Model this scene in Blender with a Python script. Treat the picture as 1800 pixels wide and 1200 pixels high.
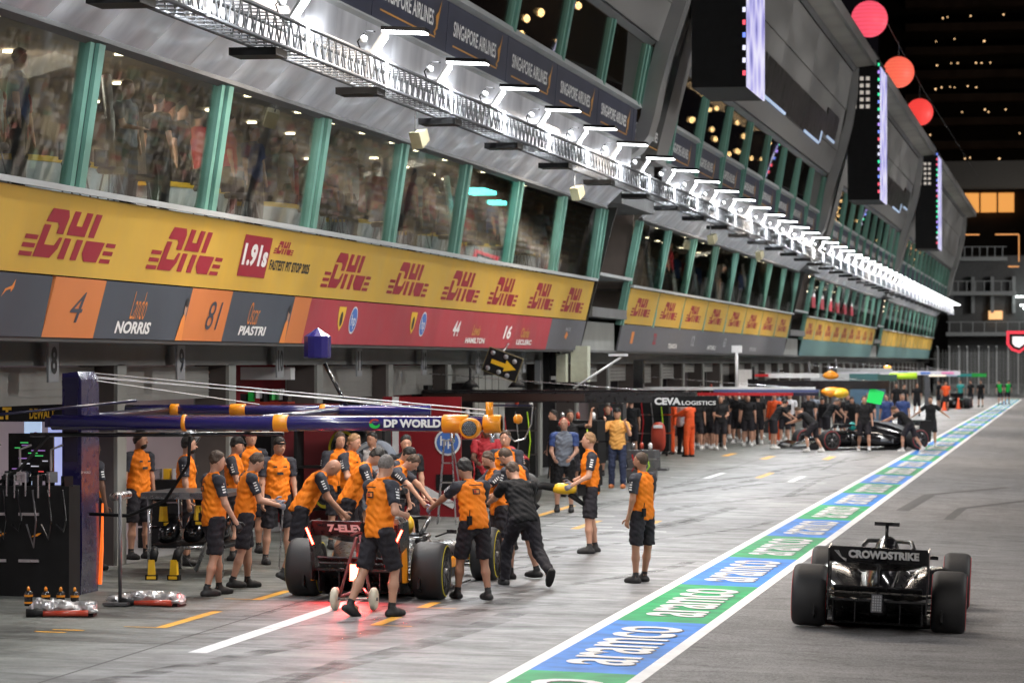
import bpy, math, random
import numpy as np
from mathutils import Vector, Matrix, Euler
R = math.radians
rnd = random.Random(7)
for o in list(bpy.data.objects): bpy.data.objects.remove(o)
scn = bpy.context.scene
COL = scn.collection

# ------------------------------------------------------------ camera, sky, exposure
cam_d = bpy.data.cameras.new('camera'); cam = bpy.data.objects.new('camera', cam_d); COL.objects.link(cam)
YAW = math.atan(985/5600)
cam.location = (0, 0, 3.0)
cam.rotation_euler = (R(90) + math.atan(36/5600), 0, YAW)
cam_d.sensor_width = 36; cam_d.lens = 36*5600/1800
cam_d.clip_end = 3000; cam_d.clip_start = .5
cam_d.dof.use_dof = True; cam_d.dof.focus_distance = 39.5; cam_d.dof.aperture_fstop = 3.4
scn.camera = cam
w = bpy.data.worlds.new('World'); scn.world = w; w.use_nodes = True
bg = w.node_tree.nodes['Background']; bg.inputs[0].default_value = (.006, .007, .011, 1); bg.inputs[1].default_value = 1.0
vs = scn.view_settings; vs.view_transform = 'Standard'; vs.look = 'None'; vs.exposure = 0.0; vs.gamma = 1; vs.use_curve_mapping = False
scn.render.engine = 'CYCLES'
cy = scn.cycles; cy.use_denoising = True; cy.max_bounces = 6; cy.diffuse_bounces = 3; cy.glossy_bounces = 3; cy.transparent_max_bounces = 12
cy.transmission_bounces = 3; cy.sample_clamp_indirect = 4; cy.caustics_reflective = False; cy.caustics_refractive = False
try: cy.use_light_tree = True
except Exception: pass

LAMP_W = 400; FLOOD_W = 1900     # power of one truss lamp, of one tower floodlight

# ------------------------------------------------------------ helpers
def gz(X):
    return -.03*(X+5.4) if X > -5.4 else .018*(-5.4-X)

_mats = {}
def mat(name, col=(.5,.5,.5), rough=.6, metal=0.0, emit=0, ecol=None, noise=0, nscale=8, bump=0, bscale=40, coat=0, rvar=0, spec=.5, stretch=None, alpha=1):
    if name in _mats: return _mats[name]
    m = bpy.data.materials.new(name); _mats[name] = m; m.use_nodes = True
    nt = m.node_tree; b = nt.nodes['Principled BSDF']
    b.inputs['Base Color'].default_value = (*col, 1); b.inputs['Roughness'].default_value = rough
    b.inputs['Metallic'].default_value = metal; b.inputs['Specular IOR Level'].default_value = spec
    if coat: b.inputs['Coat Weight'].default_value = coat; b.inputs['Coat Roughness'].default_value = .08
    if emit:
        b.inputs['Emission Color'].default_value = (*(ecol or col), 1); b.inputs['Emission Strength'].default_value = emit
    m.diffuse_color = (*col, 1)
    if noise or bump or rvar:
        tc = nt.nodes.new('ShaderNodeTexCoord'); mp = nt.nodes.new('ShaderNodeMapping'); nt.links.new(tc.outputs['Object'], mp.inputs[0])
        if stretch: mp.inputs['Scale'].default_value = stretch
        n = nt.nodes.new('ShaderNodeTexNoise'); n.inputs['Scale'].default_value = nscale; n.inputs['Detail'].default_value = 5
        nt.links.new(mp.outputs[0], n.inputs['Vector'])
        if noise:
            r = nt.nodes.new('ShaderNodeMapRange'); r.inputs['From Min'].default_value = .3; r.inputs['From Max'].default_value = .7
            r.inputs['To Min'].default_value = 1-noise; r.inputs['To Max'].default_value = 1+noise*.6
            nt.links.new(n.outputs['Fac'], r.inputs['Value'])
            mx = nt.nodes.new('ShaderNodeVectorMath'); mx.operation = 'SCALE'; mx.inputs[0].default_value = col
            nt.links.new(r.outputs[0], mx.inputs['Scale']); nt.links.new(mx.outputs[0], b.inputs['Base Color'])
        if rvar:
            r = nt.nodes.new('ShaderNodeMapRange'); r.inputs['From Min'].default_value = .3; r.inputs['From Max'].default_value = .7
            r.inputs['To Min'].default_value = max(.02, rough-rvar); r.inputs['To Max'].default_value = rough+rvar
            nt.links.new(n.outputs['Fac'], r.inputs['Value']); nt.links.new(r.outputs[0], b.inputs['Roughness'])
        if bump:
            n2 = nt.nodes.new('ShaderNodeTexNoise'); n2.inputs['Scale'].default_value = bscale; n2.inputs['Detail'].default_value = 3
            nt.links.new(mp.outputs[0], n2.inputs['Vector'])
            bp = nt.nodes.new('ShaderNodeBump'); bp.inputs['Strength'].default_value = bump; bp.inputs['Distance'].default_value = .02
            nt.links.new(n2.outputs['Fac'], bp.inputs['Height']); nt.links.new(bp.outputs[0], b.inputs['Normal'])
    return m

def glass(name, tint=(.8,.86,.86), refl=1.0):
    m = bpy.data.materials.new(name); _mats[name] = m; m.use_nodes = True; nt = m.node_tree; nt.nodes.clear()
    out = nt.nodes.new('ShaderNodeOutputMaterial'); mx = nt.nodes.new('ShaderNodeMixShader')
    t = nt.nodes.new('ShaderNodeBsdfTransparent'); t.inputs[0].default_value = (*tint, 1)
    g = nt.nodes.new('ShaderNodeBsdfGlossy'); g.inputs['Roughness'].default_value = .015; g.inputs[0].default_value = (refl, refl, refl, 1)
    f = nt.nodes.new('ShaderNodeFresnel'); ge = nt.nodes.new('ShaderNodeNewGeometry'); mr = nt.nodes.new('ShaderNodeMapRange'); mr.inputs[3].default_value = 1.55; mr.inputs[4].default_value = 1/1.55; nt.links.new(ge.outputs['Backfacing'], mr.inputs[0]); nt.links.new(mr.outputs[0], f.inputs[0])
    tc = nt.nodes.new('ShaderNodeTexCoord'); n = nt.nodes.new('ShaderNodeTexNoise'); n.inputs['Scale'].default_value = .7
    nt.links.new(tc.outputs['Object'], n.inputs['Vector'])
    bp = nt.nodes.new('ShaderNodeBump'); bp.inputs['Strength'].default_value = .02; bp.inputs['Distance'].default_value = .05
    nt.links.new(n.outputs['Fac'], bp.inputs['Height']); nt.links.new(bp.outputs[0], g.inputs['Normal'])
    mm = nt.nodes.new('ShaderNodeMath'); mm.operation = 'MULTIPLY_ADD'; mm.inputs[1].default_value = 1.0; mm.inputs[2].default_value = .03
    nt.links.new(f.outputs[0], mm.inputs[0])
    nt.links.new(mm.outputs[0], mx.inputs[0]); nt.links.new(t.outputs[0], mx.inputs[1]); nt.links.new(g.outputs[0], mx.inputs[2])
    nt.links.new(mx.outputs[0], out.inputs[0])
    return m

class MB:
    """collects shapes into one mesh"""
    def __init__(s): s.v = []; s.f = []; s.m = []; s.mi = 0; s.sm = []
    def add(s, vs, fs, smooth=False):
        b = len(s.v); s.v += [tuple(v) for v in vs]
        for f in fs: s.f.append([i+b for i in f]); s.m.append(s.mi); s.sm.append(smooth)
        return s
    def box(s, c, d, rot=None, taper=1):
        x, y, z = d[0]/2, d[1]/2, d[2]/2
        vs = [Vector((sx*x*(taper if sz > 0 else 1), sy*y*(taper if sz > 0 else 1), sz*z)) for sz in (-1,1) for sy in (-1,1) for sx in (-1,1)]
        if rot is not None:
            M = rot if isinstance(rot, Matrix) else Euler(rot).to_matrix()
            vs = [M @ v for v in vs]
        c = Vector(c); return s.add([v+c for v in vs], [(0,2,3,1),(4,5,7,6),(0,1,5,4),(2,6,7,3),(0,4,6,2),(1,3,7,5)])
    def span(s, a, b):
        return s.box([(a[i]+b[i])/2 for i in range(3)], [abs(b[i]-a[i]) for i in range(3)])
    def tube(s, pts, r, n=8, caps=True, smooth=True):
        pts = [Vector(p) for p in pts]; k = len(pts); rs = r if isinstance(r, (list, tuple)) else [r]*k
        vs = []; up = None
        for i, p in enumerate(pts):
            t = (pts[min(i+1, k-1)]-pts[max(i-1, 0)]).normalized()
            if up is None: up = Vector((0,0,1)) if abs(t.z) < .9 else Vector((1,0,0))
            a = t.cross(up).normalized(); up = a.cross(t).normalized()
            for j in range(n):
                th = 2*math.pi*(j+.5)/n; vs.append(p+(a*math.cos(th)+up*math.sin(th))*rs[i])
        fs = [(i*n+j, i*n+(j+1)%n, (i+1)*n+(j+1)%n, (i+1)*n+j) for i in range(k-1) for j in range(n)]
        if caps: fs += [tuple(range(n))[::-1], tuple(range((k-1)*n, k*n))]
        return s.add(vs, fs, smooth and n > 6)
    def lathe(s, prof, c=(0,0,0), axis='Z', n=24, smooth=True, caps=True):
        vs = []
        for r, h in prof:
            for j in range(n):
                t = 2*math.pi*j/n; a, b = r*math.cos(t), r*math.sin(t)
                v = {'Z': (a, b, h), 'X': (h, a, b), 'Y': (b, h, a)}[axis]
                vs.append((v[0]+c[0], v[1]+c[1], v[2]+c[2]))
        k = len(prof); fs = [(i*n+j, i*n+(j+1)%n, (i+1)*n+(j+1)%n, (i+1)*n+j) for i in range(k-1) for j in range(n)]
        if caps:
            if prof[0][0] > 1e-5: fs.append(tuple(range(n))[::-1])
            if prof[-1][0] > 1e-5: fs.append(tuple(range((k-1)*n, k*n)))
        return s.add(vs, fs, smooth)
    def prism(s, poly, o, u, v, w):
        """polygon poly (2D) in frame o,u,v extruded by w"""
        o, u, v, w = Vector(o), Vector(u), Vector(v), Vector(w); n = len(poly)
        a = [o+u*p[0]+v*p[1] for p in poly]; b = [p+w for p in a]
        return s.add(a+b, [tuple(range(n))[::-1], tuple(range(n, 2*n))]+[(i, (i+1)%n, n+(i+1)%n, n+i) for i in range(n)])
    def quad(s, *p): return s.add(p, [tuple(range(len(p)))])
    def loft(s, secs, smooth=True, caps=True):
        n = len(secs[0]); vs = [p for q in secs for p in q]; k = len(secs)
        fs = [(i*n+j, i*n+(j+1)%n, (i+1)*n+(j+1)%n, (i+1)*n+j) for i in range(k-1) for j in range(n)]
        if caps: fs += [tuple(range(n))[::-1], tuple(range((k-1)*n, k*n))]
        return s.add(vs, fs, smooth)
    def mesh(s, name, mats):
        me = bpy.data.meshes.new(name); me.from_pydata(s.v, [], s.f)
        for m in (mats if isinstance(mats, (list, tuple)) else [mats]): me.materials.append(m)
        me.polygons.foreach_set('material_index', s.m); me.polygons.foreach_set('use_smooth', s.sm)
        me.update()
        import bmesh
        bm = bmesh.new(); bm.from_mesh(me); bmesh.ops.recalc_face_normals(bm, faces=bm.faces); bm.to_mesh(me); bm.free()
        return me
    def build(s, name, mats, parent=None, loc=None, rot=None, kind=None):
        return link(name, s.mesh(name, mats), parent, loc, rot, kind)

def link(name, me, parent=None, loc=None, rot=None, kind=None):
    o = bpy.data.objects.new(name, me); COL.objects.link(o)
    if parent is not None: o.parent = parent
    if loc is not None: o.location = loc
    if rot is not None: o.rotation_euler = rot
    if kind: o['kind'] = kind
    return o
def tag(o, label, cat, group=None):
    o['label'] = label; o['category'] = cat
    if group: o['group'] = group
    return o
def thing(name, label, cat, loc=(0,0,0), rz=0, group=None):
    o = bpy.data.objects.new(name, None); COL.objects.link(o); o.location = loc; o.rotation_euler = (0,0,rz)
    o.empty_display_size = .2
    return tag(o, label, cat, group)
_kids = {}
def kids(o):
    return [c for c in bpy.data.objects if c.parent == o]
def dup(o, loc=None, rz=None, label=None, group=None, tree=None, rot=None):
    """copy of a thing with copies of its parts and sub-parts"""
    tree = tree or snapshot(o)
    c = o.copy(); COL.objects.link(c)
    if loc is not None: c.location = loc
    if rz is not None: c.rotation_euler = (0,0,rz)
    if rot is not None: c.rotation_euler = rot
    if label: c['label'] = label
    if group: c['group'] = group
    def rec(node, par):
        for ch, sub in node:
            d = ch.copy(); COL.objects.link(d); d.parent = par; rec(sub, d)
    rec(tree, c)
    return c
def snapshot(o): return [(c, snapshot(c)) for c in kids(o)]

_tc = {}
def text_mesh(txt, mtl, bold=.02, shear=0, ext=.004, sp=1.0):
    """lettering as a mesh, lower left corner at 0,0, height about 1"""
    key = (txt, mtl.name, bold, shear, ext, sp)
    if key in _tc: return _tc[key]
    cu = bpy.data.curves.new('lettering', 'FONT'); cu.body = txt; cu.offset = bold; cu.shear = shear; cu.extrude = 0; cu.resolution_u = 3; cu.space_character = sp
    o = bpy.data.objects.new('tmp', cu); COL.objects.link(o)
    dg = bpy.context.evaluated_depsgraph_get(); dg.update()
    me = bpy.data.meshes.new_from_object(o.evaluated_get(dg))
    bpy.data.objects.remove(o); bpy.data.curves.remove(cu)
    n = len(me.vertices); co = np.zeros(n*3); me.vertices.foreach_get('co', co); co = co.reshape(-1, 3)
    mn, mx = co.min(0), co.max(0); co[:, 0] -= mn[0]; co[:, 1] -= mn[1]; co[:, 2] = 0
    me.vertices.foreach_set('co', co.ravel()); me.materials.clear(); me.materials.append(mtl); me.name = 'lettering'
    _tc[key] = (me, mx[0]-mn[0], mx[1]-mn[1]); return _tc[key]
def text(txt, mtl, parent, o, u, v, w, h, bold=.02, shear=0, name='lettering', sp=1.0):
    """place lettering: lower left corner o, reading along u, up along v, fitted to w x h"""
    me, tw, th = text_mesh(txt, mtl, bold, shear, sp=sp)
    ob = link(name, me, parent); u = Vector(u).normalized(); v = Vector(v).normalized(); n = u.cross(v).normalized(); o = Vector(o)
    M = Matrix.Identity(4); M.col[0][:3] = u*(w/tw); M.col[1][:3] = v*(h/th); M.col[2][:3] = n; M.col[3][:3] = o
    ob.matrix_local = M
    return ob
def sheet(polys, mtl, parent, o, u, v, sx, sy, name='logo', th=0):
    """flat print made of 2D polygons in a frame"""
    b = MB(); u = Vector(u).normalized(); v = Vector(v).normalized(); o = Vector(o); n = u.cross(v).normalized()
    for k, p in enumerate(polys):
        q = [o+u*(a*sx)+v*(c*sy) for a, c in p]; b.add(q, [tuple(range(len(q)))])
    return b.build(name, mtl, parent)
def ell(cx, cy_, rx, ry, n=20): return [(cx+rx*math.cos(2*math.pi*i/n), cy_+ry*math.sin(2*math.pi*i/n)) for i in range(n)]

# ------------------------------------------------------------ materials
M = {}
def simple(k, *a, **kw): M[k] = mat(k, *a, **kw)
simple('white_paint', (.75,.75,.76), .45, noise=.12, nscale=3)
simple('white_metal', (.72,.73,.74), .35, rvar=.1, nscale=4)
simple('black_matte', (.007,.007,.008), .65, noise=.3, nscale=5, spec=.25)
simple('black_gloss', (.010,.010,.012), .18, rvar=.08, nscale=3, coat=.5)
simple('carbon', (.014,.014,.016), .32, noise=.3, nscale=14, rvar=.1)
simple('rubber', (.021,.021,.023), .62, noise=.2, nscale=9, bump=.08, bscale=70, rvar=.08)
simple('rubber_worn', (.05,.048,.047), .75, noise=.3, nscale=3, bump=.2, bscale=50, stretch=(1,6,6))
simple('steel', (.55,.55,.57), .28, metal=.9, rvar=.1, nscale=5)
simple('dark_steel', (.16,.16,.17), .4, metal=.8, noise=.2, nscale=6)
simple('truss_metal', (.15,.155,.165), .45, metal=.5, noise=.15, nscale=3)
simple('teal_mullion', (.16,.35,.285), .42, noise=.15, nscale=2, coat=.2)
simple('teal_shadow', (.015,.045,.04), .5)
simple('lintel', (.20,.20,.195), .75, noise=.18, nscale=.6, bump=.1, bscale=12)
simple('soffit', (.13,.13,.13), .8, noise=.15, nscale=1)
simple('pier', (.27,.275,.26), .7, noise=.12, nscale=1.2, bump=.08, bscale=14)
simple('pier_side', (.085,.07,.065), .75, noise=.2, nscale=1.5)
simple('shutter', (.29,.285,.27), .5, noise=.12, nscale=1.4, metal=.1)
simple('yellow_banner', (.60,.37,.055), .5, noise=.14, nscale=.9, bump=.5, bscale=1.1, rvar=.1)
simple('red_print', (.30,.012,.028), .55)
simple('slate_banner', (.055,.065,.085), .6, noise=.12, nscale=.8)
simple('navy_banner', (.042,.046,.075), .55, noise=.14, nscale=1.1)
simple('orange_banner', (.60,.19,.055), .6, noise=.08, nscale=.8)
simple('crimson_banner', (.42,.045,.06), .5, noise=.2, nscale=.7, bump=.5, bscale=1.1, rvar=.1)
simple('grey_banner', (.12,.12,.135), .6, noise=.1)
simple('white_print', (.78,.78,.78), .55)
simple('black_print', (.02,.02,.022), .55)
simple('grey_print', (.33,.34,.36), .55)
simple('slate_print', (.05,.055,.075), .55)
simple('orange_print', (.72,.24,.05), .55)
simple('gold_print', (.55,.27,.06), .5)
simple('blue_print', (.06,.16,.5), .5)
simple('yellow_print', (.8,.5,.04), .5)
simple('pale_print', (.45,.55,.7), .5)
simple('ledge', (.5,.52,.53), .4, noise=.1, nscale=1)
simple('interior_wall', (.26,.21,.185), .8, noise=.3, nscale=.7)
simple('interior_floor', (.10,.085,.075), .5, noise=.2)
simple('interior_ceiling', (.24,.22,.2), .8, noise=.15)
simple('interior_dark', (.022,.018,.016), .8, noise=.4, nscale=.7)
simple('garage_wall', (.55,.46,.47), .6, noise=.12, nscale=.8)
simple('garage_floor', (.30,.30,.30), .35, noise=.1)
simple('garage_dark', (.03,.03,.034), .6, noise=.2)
simple('crimson_paint', (.24,.010,.016), .35, noise=.15, nscale=1)
simple('warm_lamp', (1,.6,.25), .5, emit=14, ecol=(1,.55,.22))
simple('ceiling_lamp', (1,.85,.65), .5, emit=12, ecol=(1,.8,.55))
simple('teal_lamp', (.2,1,.9), .5, emit=9, ecol=(.12,.95,.85))
simple('led_white', (1,1,1), .5, emit=13, ecol=(.95,.98,1))
simple('navy_paint', (.018,.014,.115), .22, coat=.6, rvar=.06, nscale=2)
simple('navy_dark', (.008,.007,.035), .3, coat=.4)
simple('rubber_mark_base', (.02,.02,.02), .6)
simple('orange_paint', (.85,.30,.012), .35, coat=.3, noise=.08)
simple('orange_selflit', (1,.2,.03), .4, emit=.7, ecol=(1,.16,.02))  # for the tower's edge strip, no lamp: brightness put in as emission
simple('papaya', (.84,.215,.010), .72, noise=.14, nscale=9, bump=1.0, bscale=9, stretch=(1,1,.55), spec=.3)
simple('anthracite', (.04,.042,.055), .75, noise=.2, nscale=9, bump=.9, bscale=12, spec=.3)
simple('shorts_dark', (.022,.020,.026), .8, noise=.25, nscale=8, bump=1.0, bscale=10, spec=.3)
simple('shoe_black', (.014,.014,.015), .6)
simple('shoe_white', (.7,.7,.7), .55)
simple('shoe_tan', (.45,.15,.05), .6)
simple('sock', (.02,.02,.022), .8)
simple('glove_black', (.018,.018,.02), .7, noise=.2)
simple('glove_grey', (.25,.25,.30), .7, noise=.2)
simple('skin', (.50,.27,.185), .5, noise=.1, nscale=7)
simple('skin_tan', (.38,.19,.12), .5, noise=.1, nscale=7)
simple('skin_dark', (.16,.08,.05), .5, noise=.1, nscale=7)
simple('hair_black', (.012,.010,.009), .6, noise=.4, nscale=30, bump=.5, bscale=60)
simple('hair_brown', (.06,.034,.02), .6, noise=.4, nscale=30, bump=.5, bscale=60)
simple('hair_blond', (.30,.17,.08), .6, noise=.3, nscale=30, bump=.5, bscale=60)
simple('hair_grey', (.16,.14,.13), .65, noise=.4, nscale=40, bump=.5, bscale=60)
simple('lips', (.30,.10,.08), .5)
simple('eye_dark', (.03,.02,.02), .3)
simple('black_shirt', (.014,.014,.016), .78, noise=.25, nscale=8, bump=1.0, bscale=10, spec=.25)
simple('white_shirt', (.6,.6,.63), .75, noise=.1, nscale=8, bump=.3, bscale=14)
simple('grey_shirt', (.16,.18,.22), .75, noise=.1, nscale=8, bump=.3, bscale=14)
simple('red_shirt', (.42,.02,.03), .7, noise=.2, nscale=8, bump=.3, bscale=14)
simple('blue_shirt', (.03,.06,.2), .7, noise=.2, nscale=8, bump=.3, bscale=14)
simple('marshal_orange', (.85,.10,.015), .7, noise=.12, nscale=7, bump=.35, bscale=12)
simple('jeans', (.02,.03,.075), .8, noise=.2)
simple('vest_ochre', (.66,.33,.08), .75, noise=.12, nscale=9, bump=.3, bscale=14)
simple('tool_yellow', (.80,.47,.015), .42, noise=.08)
simple('foil', (.7,.7,.72), .3, metal=.8, bump=1.0, bscale=9, noise=.15)
simple('ext_red', (.44,.05,.025), .3, coat=.4)
simple('jack_wheel', (.62,.58,.46), .5, noise=.1)
simple('jack_red', (.32,.09,.09), .35, metal=.3)
simple('rain_light', (1,.05,.03), .5, emit=45, ecol=(1,.04,.022))
simple('rain_core', (1,.5,.35), .5, emit=60, ecol=(1,.40,.22))
simple('teal_paint', (.02,.32,.30), .3, coat=.4)
simple('silver_paint', (.42,.45,.48), .28, metal=.4, coat=.3)
simple('lime_paint', (.45,.75,.03), .4)
simple('green_paint', (.01,.45,.06), .4, noise=.1)
simple('green_glow', (.02,.8,.16), .4, emit=.35, ecol=(.01,1,.14))
simple('red_paint', (.55,.015,.02), .35, coat=.3)
simple('beige_box', (.50,.46,.30), .6, noise=.12, nscale=6)
simple('cream', (.60,.62,.50), .6, noise=.1)
simple('tyre_red', (.45,.02,.03), .6)
simple('tyre_yellow', (.6,.5,.02), .6)
simple('crowd_seat', (.10,.10,.11), .8)
M['glass_low'] = glass('lounge_glass', (.80,.84,.82))
M['glass_up'] = glass('upper_glass', (.62,.66,.66))
M['visor'] = mat('visor', (.02,.02,.03), .08, coat=1)
# ============================================================ SETTING
def ground_mat(name, base, dark, streak, rough, speck=.5, greenish=(1,1,1), mott=1.0):
    m = bpy.data.materials.new(name); m.use_nodes = True; nt = m.node_tree; b = nt.nodes['Principled BSDF']; L = nt.links; b.inputs['Specular IOR Level'].default_value = .38
    tc = nt.nodes.new('ShaderNodeTexCoord')
    def noise(sc, stretch, det=6, ro=.6, dist=0):
        mp = nt.nodes.new('ShaderNodeMapping'); mp.inputs['Scale'].default_value = stretch; L.new(tc.outputs['Object'], mp.inputs[0])
        n = nt.nodes.new('ShaderNodeTexNoise'); n.inputs['Scale'].default_value = sc; n.inputs['Detail'].default_value = det; n.inputs['Roughness'].default_value = ro; n.inputs['Distortion'].default_value = dist
        L.new(mp.outputs[0], n.inputs['Vector']); return n.outputs['Fac']
    def rng(x, a, b_, c, d):
        r = nt.nodes.new('ShaderNodeMapRange'); r.inputs[1].default_value = a; r.inputs[2].default_value = b_; r.inputs[3].default_value = c; r.inputs[4].default_value = d
        L.new(x, r.inputs[0]); return r.outputs[0]
    def mul(a, c):
        k = nt.nodes.new('ShaderNodeMath'); k.operation = 'MULTIPLY'; L.new(a, k.inputs[0])
        if isinstance(c, float): k.inputs[1].default_value = c
        else: L.new(c, k.inputs[1])
        return k.outputs[0]
    big = rng(noise(.25, (1,.5,1), 4), .3, .7, 1-.28*mott, 1+.18*mott)
    st = rng(noise(.9, (.55,1.5,1), 7, .66, .6), .3, .72, 1-streak, 1+streak*.7)
    st2 = rng(noise(.8, (2.5,.12,1), 5, .7), .35, .68, 1-.10*mott, 1+.08*mott)
    sp = rng(noise(30, (1,1,1), 5, .9), .3, .7, 1-speck, 1+speck)
    f = mul(mul(mul(big, st), st2), sp)
    # old tyre scuffs: thin dark wandering lines
    sc = noise(.55, (.30,2.0,1), 3, .5, 1.2)
    a1 = nt.nodes.new('ShaderNodeMath'); a1.operation = 'SUBTRACT'; a1.inputs[1].default_value = .5; L.new(sc, a1.inputs[0])
    a2 = nt.nodes.new('ShaderNodeMath'); a2.operation = 'ABSOLUTE'; L.new(a1.outputs[0], a2.inputs[0])
    f = mul(f, rng(a2.outputs[0], .0, .010, .62, 1.0))
    mx = nt.nodes.new('ShaderNodeMix'); mx.data_type = 'RGBA'; mx.inputs['A'].default_value = (*dark, 1); mx.inputs['B'].default_value = (*base, 1)
    L.new(rng(f, .35, 1.35, 0, 1.25), mx.inputs['Factor']); mx.clamp_factor = False
    # apron side: slightly green-brown concrete towards the garages
    sx = nt.nodes.new('ShaderNodeSeparateXYZ'); L.new(tc.outputs['Object'], sx.inputs[0])
    tint = nt.nodes.new('ShaderNodeMix'); tint.data_type = 'RGBA'; tint.blend_type = 'MULTIPLY'; tint.inputs['B'].default_value = (*greenish, 1)
    L.new(rng(sx.outputs['X'], -8.5, -10.6, 0, 1), tint.inputs['Factor']); L.new(mx.outputs['Result'], tint.inputs['A'])
    L.new(tint.outputs['Result'], b.inputs['Base Color'])
    L.new(rng(noise(2.2, (1,1.5,1), 4), .3, .7, rough-.12, rough+.12), b.inputs['Roughness'])
    bp = nt.nodes.new('ShaderNodeBump'); bp.inputs['Strength'].default_value = .22; bp.inputs['Distance'].default_value = .01
    L.new(noise(60, (1,1,1), 3, .8), bp.inputs['Height']); L.new(bp.outputs[0], b.inputs['Normal'])
    return m
M['concrete'] = ground_mat('pit_concrete', (.245,.245,.255), (.05,.05,.054), .62, .52, .3, (.80,.84,.74))
M['asphalt'] = ground_mat('lane_asphalt', (.215,.21,.215), (.05,.048,.05), .25, .68, .9, (1,1,1), .8)
M['line_white'] = mat('line_white', (.74,.74,.75), .55, noise=.16, nscale=2.5)
M['line_blue'] = mat('line_blue', (.018,.21,.70), .6, spec=.2, noise=.36, nscale=2.2, stretch=(1,1,1))
M['line_green'] = mat('line_green', (.004,.34,.11), .6, spec=.2, noise=.36, nscale=2.2)
M['line_yellow'] = mat('line_yellow', (.72,.36,.02), .6, noise=.25, nscale=5)

def strip(x0, x1, y0, y1, m, name, kind='structure', dz=.0, parent=None):
    b = MB(); b.quad((x0,y0,gz(x0)+dz), (x1,y0,gz(x1)+dz), (x1,y1,gz(x1)+dz), (x0,y1,gz(x0)+dz))
    return b.build(name, m, parent, kind=kind)
strip(-13.2, -5.4, -40, 330, M['concrete'], 'pit_apron')
strip(-5.4, 1.2, -40, 330, M['asphalt'], 'pit_lane')
b = MB(); b.quad((1.2,-40,gz(1.2)), (200,-40,gz(1.2)), (200,330,gz(1.2)), (1.2,330,gz(1.2)))
b.quad((-400,330,-.4), (400,330,-.4), (400,1400,-.4), (-400,1400,-.4)); b.quad((-400,-40,-.3), (-28,-40,-.3), (-28,330,-.3), (-400,330,-.3))
b.build('ground', mat('far_ground', (.06,.06,.065), .7, noise=.3, nscale=.3), kind='structure')
# painted strip between the work lane and the fast lane
pl = strip(-5.38, -5.23, -10, 262, M['line_white'], 'lane_line', dz=.004)
pl = strip(-4.17, -4.03, -10, 262, M['line_white'], 'lane_line', dz=.004)
y = 30.7-6.1*4; k = 0
while y < 262:
    m = M['line_blue'] if k % 2 == 0 else M['line_green']
    blk = strip(-5.23, -4.17, y, y+6.1, m, 'painted_block', dz=.004)
    if y > 12:
        sl = .03
        tx = lambda mm, off, bold, dz: text('aramco', mm, blk, (-4.32+off, y+.75-off, gz(-4.32)+dz), (0,1,0), (-1,0,-(-.03)), 4.6, .70, bold=bold)
        if y < 120: tx(M['black_print'], .026, .012, .008)
        tx(M['line_white'], 0, .012, .012)
    y += 6.1; k += 1
def line(x0, y0, x1, y1, wd, m, name='painted_line'):
    d = Vector((x1-x0, y1-y0, 0)).normalized(); n = Vector((-d.y, d.x, 0))*wd/2
    b = MB(); ps = [Vector((x0,y0,0))+n, Vector((x1,y1,0))+n, Vector((x1,y1,0))-n, Vector((x0,y0,0))-n]
    b.quad(*[(p.x, p.y, gz(p.x)+.004) for p in ps]); return b.build(name, m, kind='structure')
line(-8.72, 31.2, -8.72, 40.5, .2, M['line_white'])
for X in (-9.87, -7.72):
    for (a, c_) in ((33.8, 36.2), (38.0, 39.6)) if X < -9 else ((35.0, 36.2), (37.6, 38.5)):
        line(X, a, X, c_, .13, M['line_yellow'])
        e = a if (a < 37) == (X < -9) else c_
        line(X-.05, a+.03, X-.42 if X < -9 else X+.42, a+.03, .05, M['line_yellow'])
line(-10.9, 33.2, -10.55, 33.2, .1, M['line_yellow']); line(-11.0, 32.9, -10.65, 32.9, .1, M['line_yellow'])
for (X, a, c_) in ((-10.0, 57, 64), (-8.65, 55.5, 58.5), (-7.6, 56, 59), (-8.65, 46, 46.4)):
    line(X, a, X, c_, .15, M['line_yellow'])
for (X, Y) in ((-8.9, 60.2), (-8.4, 56.4), (-7.3, 55.4)): line(X-.9, Y, X+.3, Y, .12, M['line_white'])
for (X, a) in ((-9.1, 80), (-7.9, 81), (-6.9, 79)):
    line(X, a, X, a+4, .16, M['line_yellow' if X == -7.9 else 'line_white'])
    if X != -7.9: line(X, a, X+(-.9 if X < -8 else .9), a, .12, M['line_white'])
for (X, a) in ((-10.6, 98), (-9.2, 96), (-7.4, 97)): line(X, a, X, a+3.2, .22, M['line_yellow'])
rm = mat('skid_mark', (.035,.035,.037), .6, noise=.4, nscale=6)
line(-3.45, 66, -3.25, 74, .28, rm, 'skid_mark'); line(-2.4, 63, -2.3, 68, .2, rm, 'skid_mark'); line(-3.3, 74, -1.6, 80, .22, rm, 'skid_mark'); line(-2.3, 68, -1.0, 73, .2, rm, 'skid_mark')
line(-9.4, 33, -4.9+-1.2, 39, .03, rm, 'skid_mark'); line(-11, 35.6, -8.9, 37.0, .03, rm, 'skid_mark')

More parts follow.
